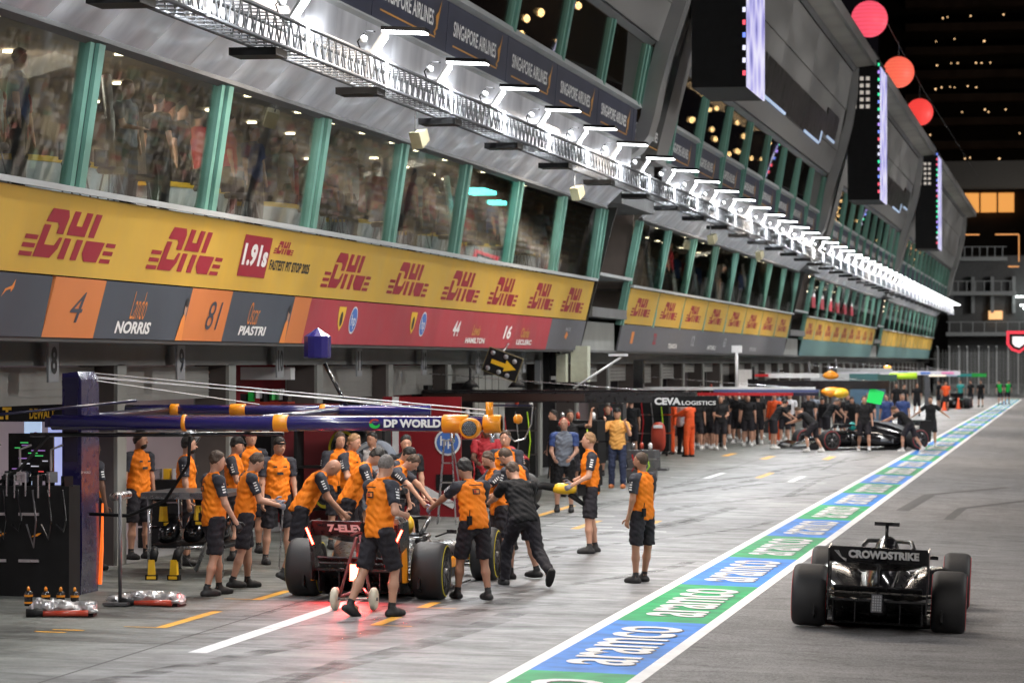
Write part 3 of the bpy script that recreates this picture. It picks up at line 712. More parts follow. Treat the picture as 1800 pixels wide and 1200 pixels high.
b = MB(); b.box((OX-12.6, 70.2, 9.9), (.1,1.2,.8)).box((OX-12.6, 73.5, 9.8), (.1,2.2,1.0)).box((OX-13, 76.5, 10.2), (.1,1,.9)); b.build('lit_wall', mat('lit_wall', (.5,.25,.1), .8, emit=.55, ecol=(1,.45,.15)), bld)
# lounge partitions (pale curved corner walls) and diagonal roof struts behind the glass
for (s0, s1, no) in sections[:2]:
    s = s0+4
    while s < s1-1:
        MB().box((OX-14.4, s+1.6, 5.97), (1.6,.5,1.9)).build('room_column', mat('column_plaster', (.34,.30,.27), .7, noise=.2, nscale=1), bld)
        MB().tube([(OX-12.6, s+.2, 5.05), (OX-13.0, s+1.0, 6.9)], .07, 8).build('strut', M['ledge'], bld)
        s += 6
# lounge counters: white curved bases under a yellow top, with stools
def counter(s, k, n):
    t = thing('lounge_counter', 'white curved counter with yellow top behind the lounge glass, %s window' % n, 'counter', (-12.75, s, 5.0))
    b = MB(); pr = []
    for i in range(13):
        a = math.pi*i/12; pr.append((-.75+.75*math.sin(a)**.6, -1.9*math.cos(a)))
    pr = [(x+.2, y_) for x, y_ in pr]
    MB().prism(pr, (0,0,0), (1,0,0), (0,1,0), (0,0,.52)).build('counter_base', mat('counter_white', (.50,.52,.55), .5, noise=.1), t)
    MB().prism([(x*1.04, y_*1.03) for x, y_ in pr], (0,0,.525), (1,0,0), (0,1,0), (0,0,.07)).build('counter_top', M['tool_yellow'], t)
    return t
ords = ['first','second','third','fourth','fifth','sixth','seventh','eighth']
for k in range(8):
    counter(B0-6+3+6*k, k, ords[k]+' nearest')
def stool(s, D):
    t = thing('bar_stool', 'dark bar stool on thin legs behind the lounge glass', 'stool', (-D, s, 5.0), rnd.random(), 'bar stools behind the lounge glass')
    MB().lathe([(.0,.42),(.17,.42),(.19,.46),(.17,.5),(0,.5)], n=12).build('seat', M['black_matte'], t)
    MB().box((0,.15,.62), (.3,.03,.22)).build('backrest', M['black_matte'], t)
    for i in range(4):
        a = math.pi/4+i*math.pi/2; MB().tube([(.1*math.cos(a),.1*math.sin(a),.42),(.2*math.cos(a),.2*math.sin(a),0)], .012, 6).build('leg', M['dark_steel'], t)
    return t
st0 = stool(33.2, 12.15); stt = snapshot(st0)
for k in range(8):
    for q in range(3): dup(st0, (-12.1-.15*rnd.random(), B0-6+1.2+6*k+q*1.4+rnd.uniform(-.3,.3), 5.0), rnd.random()*3, tree=stt)

# ============================================================ LIGHTING TRUSS
tr = thing('lighting_truss', 'white lattice box truss carrying the row of lamps along the facade', 'truss', (-10.2, 8, 7.06))
TW, TH = .40, .38; Y0, Y1 = 0, 268
for x in (-TW/2, TW/2):
    for z in (0, TH):
        MB().tube([(x,Y0,z),(x,Y1,z)], .028, 8).build('chord', M['truss_metal'], tr)
d1 = MB().tube([(TW/2,0,0),(TW/2,.21,TH)], .013, 5).mesh('brace', M['truss_metal']); d2 = MB().tube([(TW/2,.21,TH),(TW/2,.42,0)], .013, 5).mesh('brace', M['truss_metal'])
r1 = MB().tube([(-TW/2,0,0),(TW/2,.12,0)], .013, 5).mesh('rung', M['truss_metal'])
n = 0; y = 14.0; far = MB()
while y < Y1-8:
    if y < 65 and y > 20: link('brace', d1, tr, (0,y,0)); link('brace', d2, tr, (0,y,0))
    else: far.tube([(TW/2,y,0),(TW/2,y+.21,TH),(TW/2,y+.42,0)], .013, 4, caps=False)
    if 20 < y < 65: link('rung', r1, tr, (0,y,0))
    else: far.tube([(-TW/2,y,0),(TW/2,y+.12,0)], .013, 4, caps=False)
    far.tube([(-TW/2,y,0),(-TW/2,y+.21,TH),(-TW/2,y+.42,0)], .013, 4, caps=False)
    far.tube([(-TW/2,y,TH),(TW/2,y+.12,TH)], .012, 4, caps=False)
    y += .42
far.build('lattice', M['truss_metal'], tr, kind='stuff')
bk = MB().box((-.12,0,-.09), (.62,.6,.10)).mesh('bracket', M['black_matte'])
for k in range(44):
    y = 37.2-36+6*k-8+2.6
    if y > 2: link('bracket', bk, tr, (0, y, 0))
# the lamps
fl = thing('truss_floodlight', 'bent white floodlight glowing on the truss, one of a long row', 'floodlight', (-10.2, 30, 7.44), 0, 'floodlights along the truss')
hb_ = MB(); hb_.tube([(-.02,0,0),(-.02,0,.14)], .05, 8); hb_.box((.02,0,.13), (.16,.2,.05)); hb_.build('mount', M['white_metal'], fl)
MB().box((.10,.0,.22), (.035,.30,.44), (0,R(34),0)).build('rear_panel', M['white_metal'], fl)
MB().box((.52,0,.45), (.66,.36,.06), (0,R(3),0)).build('housing', M['black_matte'], fl)
MB().box((.52,0,.41), (.64,.33,.022), (0,R(3),0)).build('diffuser', M['led_white'], fl)
MB().box((.128,.0,.20), (.012,.27,.42), (0,R(34),0)).build('diffuser', mat('led_soft', (1,1,1), .5, emit=3, ecol=(.95,.98,1)), fl)
MB().tube([(-.15,.1,.1),(-.22,.1,.3),(-.1,.1,.45),(.05,.1,.44)], .012, 6).build('cable', M['black_matte'], fl)
MB().lathe([(0,-.06),(.05,-.05),(.06,.03),(0,.06)], (-.12,.05,.33), n=8).build('sensor', M['white_metal'], fl)
MB().box((.0,.0,-.19), (.05,.10,.40)).build('clamp', M['white_metal'], fl)
MB().box((.245,0,-.19), (.03,.09,.42)).build('clamp', M['white_metal'], fl)
def lamp_light(y):
    ld = bpy.data.lights.get('lamp_light') or bpy.data.lights.new('lamp_light', 'AREA')
    ld.shape = 'RECTANGLE'; ld.size = .55; ld.size_y = .28; ld.energy = LAMP_W; ld.color = (.93,.97,1); ld.spread = R(150)
    return ld
flt = snapshot(fl)
y = 55.8-4.93*9.0; ff = [fl]; fl.location.y = y
L1 = bpy.data.lights.new('lamp_light', 'AREA'); L1.shape = 'RECTANGLE'; L1.size = .58; L1.size_y = .3; L1.energy = LAMP_W; L1.color = (.93,.97,1)
L2 = bpy.data.lights.new('lamp_glow', 'AREA'); L2.shape = 'RECTANGLE'; L2.size = .24; L2.size_y = .22; L2.energy = LAMP_W*.035; L2.color = (.93,.97,1)
k = 0; lamp_no = 0
while y < 274:
    o = fl if k == 0 else dup(fl, (-10.2, y, 7.44), tree=flt)
    l = bpy.data.objects.new('lamp_light', L1); COL.objects.link(l); l.parent = o; l.location = (.52,0,.385); l.rotation_euler = (0, R(-8), 0)
    l = bpy.data.objects.new('lamp_glow', L2); COL.objects.link(l); l.parent = o; l.location = (.0,0,.47); l.rotation_euler = Vector((-.9,0,-.75)).to_track_quat('-Z','Y').to_euler()
    if 45 < y < 108:
        o['label'] = 'bent white floodlight, %s in the visible row counted from its upper left end' % ['first','second','third','fourth','fifth','sixth','seventh','eighth','ninth','tenth','eleventh','twelfth','thirteenth'][lamp_no]; lamp_no += 1
    elif y < 45: o['label'] = 'bent white floodlight of the truss row before the picture begins'
    else: o['label'] = 'bent white floodlight in the far crowded part of the truss row'
    y += 4.93; k += 1
# beige loudspeakers under the truss
sp = thing('loudspeaker', 'beige wedge loudspeaker hanging under the near end of the truss', 'loudspeaker', (-10.55, 50.4, 6.95))
MB().prism([(-.13,-.14),(.13,-.10),(.13,.10),(-.13,.14)], (0,0,-.36), (0,1,0), (0,0,1), (.2,0,0)).build('cabinet', M['beige_box'], sp, rot=(R(25),0,R(-20)))
MB().tube([(.1,0,.1),(.1,0,-.25)], .015, 6).build('hanger', M['steel'], sp)
spt = snapshot(sp)
for (yy, lb) in ((67.1,'beige wedge loudspeaker hanging under the eighth lamp of the truss'), (93.0,'beige wedge loudspeaker under the truss past the building recess'), (107.4,'beige loudspeaker furthest along under the truss')):
    dup(sp, (-10.55, yy, 6.95), label=lb, tree=spt)

# ============================================================ TRACKSIDE FLOODLIGHT TOWERS (across the lane, out of frame)
for k in range(9):
    y = 10+34*k
    t = thing('light_mast', 'tall floodlight mast beside the straight', 'light mast', (15, y, -.2), 0, 'floodlight masts beside the straight')
    MB().tube([(0,0,0),(0,0,12)], .16, 10).build('mast', M['dark_steel'], t)
    MB().box((-.1,0,12.2), (.5,4.6,1.0), (0,R(-52),0)).build('lamp_head', M['dark_steel'], t)
    ld = bpy.data.lights.get('tower_light') or bpy.data.lights.new('tower_light', 'AREA')
    ld.shape = 'RECTANGLE'; ld.size = .9; ld.size_y = 4.4; ld.energy = FLOOD_W; ld.color = (1,.98,.95); ld.spread = R(120)
    l = bpy.data.objects.new('tower_light', ld); COL.objects.link(l); l.parent = t; l.location = (-.42,0,12.0)
    l.rotation_euler = (Vector((-26,6,-7))).to_track_quat('-Z', 'Y').to_euler()
    l2 = bpy.data.objects.new('stand_light', bpy.data.lights.get('stand_light') or ld.copy()); l2.data.name = 'stand_light'; l2.data.energy = 5500; COL.objects.link(l2); l2.parent = t; l2.location = (.5,0,12.0)  # extra lamp added to brighten the crowd mirrored in the windows
    l2.rotation_euler = (Vector((12,0,-10))).to_track_quat('-Z', 'Y').to_euler()

# ============================================================ SCREENS, LANTERNS, BACKGROUND
def led_mat():
    m = bpy.data.materials.new('screen_picture'); m.use_nodes = True; nt = m.node_tree; L = nt.links; b = nt.nodes['Principled BSDF']
    tc = nt.nodes.new('ShaderNodeTexCoord'); n = nt.nodes.new('ShaderNodeTexVoronoi'); n.inputs['Scale'].default_value = 1.1; L.new(tc.outputs['Object'], n.inputs['Vector'])
    cr = nt.nodes.new('ShaderNodeValToRGB'); e = cr.color_ramp.elements; e[0].color = (.10,.10,.4,1); e[1].color = (.9,.9,1,1); e.new(.4).color = (.45,.42,.8,1); e.new(.7).color = (.75,.72,.95,1)
    L.new(n.outputs['Distance'], cr.inputs[0]); L.new(cr.outputs[0], b.inputs['Emission Color']); b.inputs['Emission Strength'].default_value = 1.0; b.inputs['Base Color'].default_value = (.02,.02,.02,1)
    return m
scr = led_mat()
cols = [mat('pixel_'+n, c_, .5, emit=1.2, ecol=c_) for n, c_ in (('green',(.05,.9,.4)),('blue',(.2,.3,1)),('white',(.8,.8,1)),('red',(1,.1,.15)),('violet',(.5,.3,1)))]
for (s, lb) in ((80.3,'nearest black hanging video screen under the roof edge'), (137.2,'middle black hanging video screen with bright picture edge'), (197.0,'farthest black hanging video screen near the building end')):
    t = thing('video_screen', lb, 'video screen', (-9.5, s, 9.95), 0, 'hanging video screens along the roof')
    MB().span((0,0,0), (1.38,4.4,6.0)).build('cabinet', M['black_matte'], t)
    MB().span((1.385,.05,.0), (1.43,4.5,5.7)).build('picture', scr, t)
    b = MB()
    for q in range(18): b.mi = rnd.randrange(5); b.box((1.335, -.012, .35+q*.32), (.075,.02,.12))
    b.build('ticker', cols, t, kind='stuff')
    b = MB()
    for q in range(5):
        for r in range(3): b.box((.35+r*.26, -.012, 4.0+q*.3), (.16 if r else .07,.02,.16))
    if s > 90: b.build('timing_board', mat('board_grey', (.7,.65,.6), .5, emit=.35, ecol=(1,.9,.8)), t, kind='stuff')
    MB().span((.2,.3,6.0), (1.1,4.7,6.5)).build('hanger', M['black_matte'], t)
cable = thing('lantern_cable', 'thin dark cable strung above the lane for the lanterns', 'cable', (-8.35, 60, 18.2))
MB().tube([(0,0,1.2),(0,76,.35),(0,99,.3),(0,124,.3),(0,230,1.5)], .02, 6).build('wire', M['dark_steel'], cable)
for (s, D, z, c_, lb) in ((133,8.3,17.25,(1,.10,.17),'pink red glowing globe lantern, highest in the picture'), (156,8.32,17.1,(1,.16,.09),'orange red glowing globe lantern, middle of the three'), (180.5,8.45,17.05,(.95,.06,.05),'deep red glowing globe lantern, lowest of the three')):
    t = thing('globe_lantern', lb, 'lantern', (-D, s, z), 0, 'globe lanterns above the lane')
    MB().lathe([(.76*math.sin(math.pi*i/16), .76*math.cos(math.pi*i/16)) for i in range(17)], n=28, caps=False).build('shade', mat('lantern_%d' % s, (.3,.05,.05), .5, emit=1.0, ecol=c_, noise=.1), t)
    for q in range(-4,5):
        zz = q*.165; rr = math.sqrt(max(.01,.76**2-zz*zz))+.008; MB().lathe([(rr,zz-.008),(rr,zz+.008)], n=28, caps=False).build('rib', mat('lantern_rib', (.4,.05,.05), .5, emit=.45, ecol=(1,.1,.1)), t)
    MB().tube([(0,0,.76),(0,0,1.5)], .02, 5).build('cord', M['dark_steel'], t)

ht = thing('hotel_tower', 'dark curved hotel tower with rows of tiny warm lights', 'tower', (-4, 450, 0))
tw = mat('tower_stone', (.16,.12,.10), .8, noise=.4, nscale=.3); 
def arc(x): return -((x-2)/22)**2*6
b = MB(); b.box((0, 8, 42), (46, 10, 96)); b.build('tower_wall', M['interior_dark'], ht)
for k in range(20):
    z = 30+3.3*k; 
    nm = MB(); nm.box((-1, 1.2, z), (36, 5, 1.1)); nm.build('balcony', tw, ht)
    if k < 12:
        q = MB()
        for i in range(30):
            if rnd.random() < .3: q.box((-17+i*.95+rnd.random()*.6, -1.4, z+1.15+rnd.random()*.5), (.10+.14*rnd.random(),.1,.12+.1*rnd.random()))
        if q.v: q.build('lamp_row', mat('tiny_warm', (1,.7,.35), .5, emit=2.2, ecol=(1,.62,.3)), ht, kind='stuff')
MB().box((16, -2, 30), (8, 3, 96)).build('side_bay', tw, ht)
fo = thing('flyover', 'pale concrete flyover beam crossing behind the pit building', 'bridge', (2, 330, 0))
MB().box((0,3,22.3), (60,6,2.6)).build('deck', mat('flyover_concrete', (.20,.19,.18), .8, noise=.15), fo)
MB().box((-4.6,3,11), (2.4,3,22)).build('column', mat('column_concrete', (.10,.09,.085), .8, noise=.2), fo)
t = thing('lit_pavilion', 'orange lit glass hall glowing under the flyover', 'building', (-10.6, 352, 0))
gl = mat('orange_glow', (1,.5,.12), .5, emit=.85, ecol=(1,.42,.10), noise=.1)
for i in range(4): MB().box((-2.2+i*1.9, 0, 20.4), (1.7,.3,2.1)).build('window', gl, t)
MB().box((6.9, 0, 20.4), (1.6,.3,2.1)).build('window', gl, t)
MB().box((1,1.5,11), (22,2,21.5)).build('wall', M['interior_dark'], t)
te = thing('terrace_building', 'grey terrace building with balconies and railings behind the fence', 'building', (-8, 300, 0))
tg = mat('terrace_grey', (.10,.10,.10), .7, noise=.2); tl = mat('terrace_light', (.32,.33,.33), .6, noise=.15)
MB().box((1.2,3.2,6.5), (9.5,.3,13)).build('wall', tg, te)
for z, w_ in ((5.6,8.6),(9.4,6.4),(12.6,5.6)):
    MB().box((-.6+(w_-6)/2, 1.4, z), (w_,3.4,.35)).build('balcony', tl, te)
    for i in range(8): MB().tube([(-3.3+i*w_/8,-.2,z),(-3.3+i*w_/8,-.2,z+1.1)], .05, 5).build('railing_post', tl, te)
    MB().box((-.6+(w_-6)/2,-.2,z+1.12), (w_,.07,.07)).build('railing', tl, te)
for x in (-3.2,-1.2,.6,2.6): MB().box((x,2.6,9.3), (.3,.5,3.4)).build('pillar', tl, te)
MB().box((.9,2.5,7.4), (1.3,.2,.8)).build('window', mat('warm_window', (1,.6,.3), .5, emit=.9, ecol=(1,.55,.22)), te)
for (x, z, w_, h_) in ((-1.9,14.9,2.7,.10),(2.0,14.9,2.2,.10),(3.1,13.6,.08,2.5),(2.6,11.9,1.0,.1)): MB().box((x,1.0,z), (w_,.1,h_)).build('edge_light', mat('edge_warm', (1,.5,.2), .5, emit=.8, ecol=(1,.40,.12)), te)
t = thing('glazed_canopy', 'small glazed pavilion with lit white roof lamps beyond the fence', 'pavilion', (-2.2, 302, 0))
for i in range(8): MB().box((-1.6+i*.55, 0, 6.5), (.14,.2,3.2)).build('frame', tl, t)
MB().box((.5,1,6.3), (4.8,.1,3.2)).build('pane', M['glass_up'], t)
MB().box((.5,.3,4.6), (4.8,2.4,.3)).build('base', tg, t)
for i, (x, z) in enumerate(((-2.2,8.3),(-1.9,8.0),(-1.5,7.7),(-.2,7.4),(.9,7.3),(2.2,8.1),(-.3,9.0),(-2.6,9.1))): MB().box((x,-.4,z), (.85,.3,.13)).build('lamp', mat('far_lamp', (1,1,1), .5, emit=6, ecol=(.9,1,.97)), t)
# debris fence across the pit exit
fe = thing('debris_fence', 'tall curved steel debris fence at the end of the pit lane', 'fence', (-5, 281, 0))
fpm = MB().tube([(0,0,0),(0,0,3.4),(0,-.12,3.8),(0,-.5,4.1),(0,-.9,4.15)], .07, 6).mesh('post', mat('fence_post', (.42,.43,.44), .5, metal=.3))
for i in range(26): link('post', fpm, fe, (-6.6+i*.85+(.15 if i % 3 else 0), 0, .2))
b = MB()
for q in range(14): b.box((4,.1,.9+q*.22), (22,.03,.035))
for q in range(70): b.box((-6.8+q*.31,.12,2.4), (.035,.03,3.4))
b.build('mesh_panel', mat('fence_wire', (.26,.27,.27), .6, metal=.4), fe, kind='stuff')
MB().box((4,.3,.5), (22,.5,1.1)).build('barrier', mat('barrier_grey', (.20,.21,.21), .7, noise=.5, nscale=2), fe)
# dark surroundings behind everything
t = thing('tree_belt', 'black mass of trees standing behind the terraces', 'trees', (0, 380, 0)); bpy.data.objects.remove(t)
hill = MB()
for i in range(40):
    x = -60+i*4; hill.lathe([(0,0),(4.5,1),(5,5+rnd.random()*3),(3.5,9+rnd.random()*3),(0,11+rnd.random()*4)], (x, 390+rnd.random()*8, -1), n=10)
o = hill.build('tree_belt', mat('dark_foliage', (.02,.03,.018), .9, noise=.5, nscale=1.5), kind='stuff'); tag(o, 'dark mass of trees behind the terrace building', 'trees')
sk = MB(); sk.lathe([(1500*math.cos(a), 1500*math.sin(a)) for a in [math.pi/2*i/8 for i in range(-1,9)]], (0,300,-5), n=32, caps=False)
o = sk.build('sky', mat('night_sky', (0,0,0), 1, emit=1.0, ecol=(.0035,.003,.004), spec=0), kind='structure')
# red framed display at the right edge
t = thing('lane_display', 'red framed shield shaped display at the right edge', 'display', (-2.05, 118, 0))
hexp = [(-.33,.42),(.6,.42),(.6,-.05),(0.15,-.40),(-.15,-.30),(-.33,-.08)]
MB().prism(hexp, (.0,0,3.72), (1,0,0), (0,0,1), (0,.2,0)).build('frame', mat('display_red', (.6,.02,.04), .4, emit=.6, ecol=(1,.06,.1)), t)
MB().prism([(x*.74+.03,z*.72) for x, z in hexp], (0,-.01,3.72), (1,0,0), (0,0,1), (0,.05,0)).build('bezel', M['black_matte'], t)
MB().prism([(x*.52+.06,z*.5) for x, z in hexp], (0,-.02,3.72), (1,0,0), (0,0,1), (0,.05,0)).build('panel', mat('display_white', (.8,.8,.8), .4, emit=.6, ecol=(1,.85,.9)), t)
MB().tube([(1.9,.1,-.2),(1.9,.1,3.7),(.4,.1,3.7)], .06, 8).build('post', M['dark_steel'], t)

def area(name, loc, aim, sx, sy, e, col, parent=None):
    ld = bpy.data.lights.new(name, 'AREA'); ld.shape = 'RECTANGLE'; ld.size = sx; ld.size_y = sy; ld.energy = e; ld.color = col
    l = bpy.data.objects.new(name, ld); COL.objects.link(l); l.location = loc
    l.rotation_euler = Vector(aim).to_track_quat('-Z', 'Y').to_euler(); return l
area('backdrop_fill', (6, 284, 9), (-10, 22, -1), 3, 1, 400, (.92,.97,1))  # added lamps brightening terraces, flyover and tower; no fittings stand here
area('backdrop_fill', (-3, 322, 9), (0, 6, 12), 4, 1, 500, (1,.93,.82))
area('backdrop_fill', (3, 395, 30), (-5, 55, 12), 6, 2, 600, (1,.75,.5))
for (s0, s1, no) in sections:
    L_ = s1-s0; n = max(1, int(L_/24))
    for q in range(n):
        yy = s0+L_*(q+.5)/n
        area('lounge_light', (-14.2, yy, 7.22), (.25,0,-1), 1.5, L_/n-1, 125*L_/n, (1,.86,.72))
        area('suite_light', (-13.3, yy, 12.9), (.0,0,-1), .6, L_/n-1, 9*L_/n, (1,.6,.32))
for i, s in enumerate(bays):
    if 25 < s < 130: area('garage_light', (-16.2, s+3, 3.08), (0,0,-1), 2.2, 3.5, 95 if s < 49 else 45, (1,.93,.95))
# ============================================================ PEOPLE (signed distance shapes, meshed)
def surface_nets(f, org, h):
    nx, ny, nz = f.shape; ins = f < 0
    c = [f[i:nx-1+i, j:ny-1+j, k:nz-1+k] for i in (0,1) for j in (0,1) for k in (0,1)]
    s_ = sum((q < 0).astype(np.int8) for q in c); act = (s_ > 0) & (s_ < 8)
    idx = -np.ones(act.shape, np.int64); n = int(act.sum())
    if n == 0: return np.zeros((0,3)), []
    idx[act] = np.arange(n); I = np.argwhere(act)
    cv = np.stack([q[act] for q in c], 1); corners = np.array([(i,j,k) for i in (0,1) for j in (0,1) for k in (0,1)], float)
    acc = np.zeros((n,3)); cnt = np.zeros(n)
    for a in range(8):
        for b_ in range(a+1, 8):
            if abs(corners[a]-corners[b_]).sum() != 1: continue
            fa, fb = cv[:, a], cv[:, b_]; m = (fa < 0) != (fb < 0)
            t = np.where(m, fa/np.where(fa-fb == 0, 1, fa-fb), 0)
            p = corners[a]+(corners[b_]-corners[a])*t[:, None]; acc[m] += p[m]; cnt[m] += 1
    V = (I+acc/np.maximum(cnt,1)[:, None])*h+org
    F = []
    for ax in range(3):
        d = [0,0,0]; d[ax] = 1
        a = ins[:nx-d[0], :ny-d[1], :nz-d[2]]; b_ = ins[d[0]:, d[1]:, d[2]:]
        e = np.argwhere(a != b_); 
        u, v = [(1,2),(2,0),(0,1)][ax]
        ok = (e[:, u] > 0) & (e[:, v] > 0) & (e[:, u] < idx.shape[u]) & (e[:, v] < idx.shape[v]) & (e[:, ax] < idx.shape[ax]); e = e[ok]
        if not len(e): continue
        def g(du, dv):
            q = e.copy(); q[:, u] -= du; q[:, v] -= dv; return idx[q[:,0], q[:,1], q[:,2]]
        q = np.stack([g(0,0), g(1,0), g(1,1), g(0,1)], 1)
        flip = ~ins[e[:,0], e[:,1], e[:,2]]; q[flip] = q[flip][:, ::-1]
        F.append(q[(q >= 0).all(1)])
    return V, np.concatenate(F)
class SDF:
    """rounded cones and ellipsoids joined with a soft blend"""
    def __init__(s, k=.03): s.p = []; s.k = k; s.clips = []
    def cone(s, a, b, ra, rb, clip=None, flat=None): s.p.append(('c', np.array(a,float), np.array(b,float), ra, rb, clip, flat)); return s
    def ell(s, c, r, M3=None, clip=None): s.p.append(('e', np.array(c,float), np.array(r,float), M3, None, clip, None)); return s
    def cut(s, pt, n): s.clips.append((np.array(pt,float), np.array(n,float)/np.linalg.norm(n))); return s
    def ev(s, X, dirt=0):
        D = None
        for (t, a, b, ra, rb, clip, flat) in s.p:
            if t == 'c':
                ab = b-a; L2 = max(ab@ab, 1e-9); pa = X-a; h = np.clip(pa@ab/L2, 0, 1); q = pa-h[:, None]*ab
                if flat is not None:
                    w_ = q@flat[0]; q = q+np.outer(w_*(flat[1]-1), flat[0])
                d = np.sqrt((q*q).sum(1))-(ra+(rb-ra)*h)
            else:
                q = X-a
                if ra is not None: q = q@ra
                k0 = np.sqrt(((q/b)**2).sum(1)); k1 = np.sqrt(((q/b**2)**2).sum(1))+1e-9; d = k0*(k0-1)/k1
            if clip is not None:
                for pt, n in clip: d = np.maximum(d, (X-pt)@n)
            if D is None: D = d
            else:
                k = s.k; h = np.clip(.5+.5*(D-d)/k, 0, 1); D = D*(1-h)+d*h-k*h*(1-h)
        for pt, n in s.clips: D = np.maximum(D, (X-pt)@n)
        return D
    def mesh(s, name, mats, h=.016, wrinkle=0, pad=.03):
        lo = np.full(3, 9e9); hi = -lo
        for (t, a, b, ra, rb, clip, flat) in s.p:
            if t == 'c': r = max(ra, rb); lo = np.minimum(lo, np.minimum(a,b)-r); hi = np.maximum(hi, np.maximum(a,b)+r)
            else: r = b.max(); lo = np.minimum(lo, a-r); hi = np.maximum(hi, a+r)
        lo -= pad; hi += pad; n = np.ceil((hi-lo)/h).astype(int)+1
        g = np.stack(np.meshgrid(*[lo[i]+h*np.arange(n[i]) for i in range(3)], indexing='ij'), -1).reshape(-1,3)
        D = s.ev(g)
        if wrinkle: D = D+wrinkle*(np.sin(g[:,2]*44+3.2*np.sin(g[:,0]*17+g[:,1]*11))*np.sin(g[:,0]*24+g[:,1]*29+g[:,2]*17)+.5*np.sin(g[:,2]*83+g[:,0]*47-g[:,1]*39))
        V, F = surface_nets(D.reshape(n), lo, h)
        me = bpy.data.meshes.new(name); me.from_pydata(V.tolist(), [], F.tolist() if len(F) else [])
        for m in mats: me.materials.append(m)
        me.polygons.foreach_set('use_smooth', [True]*len(me.polygons)); me.update(); return me

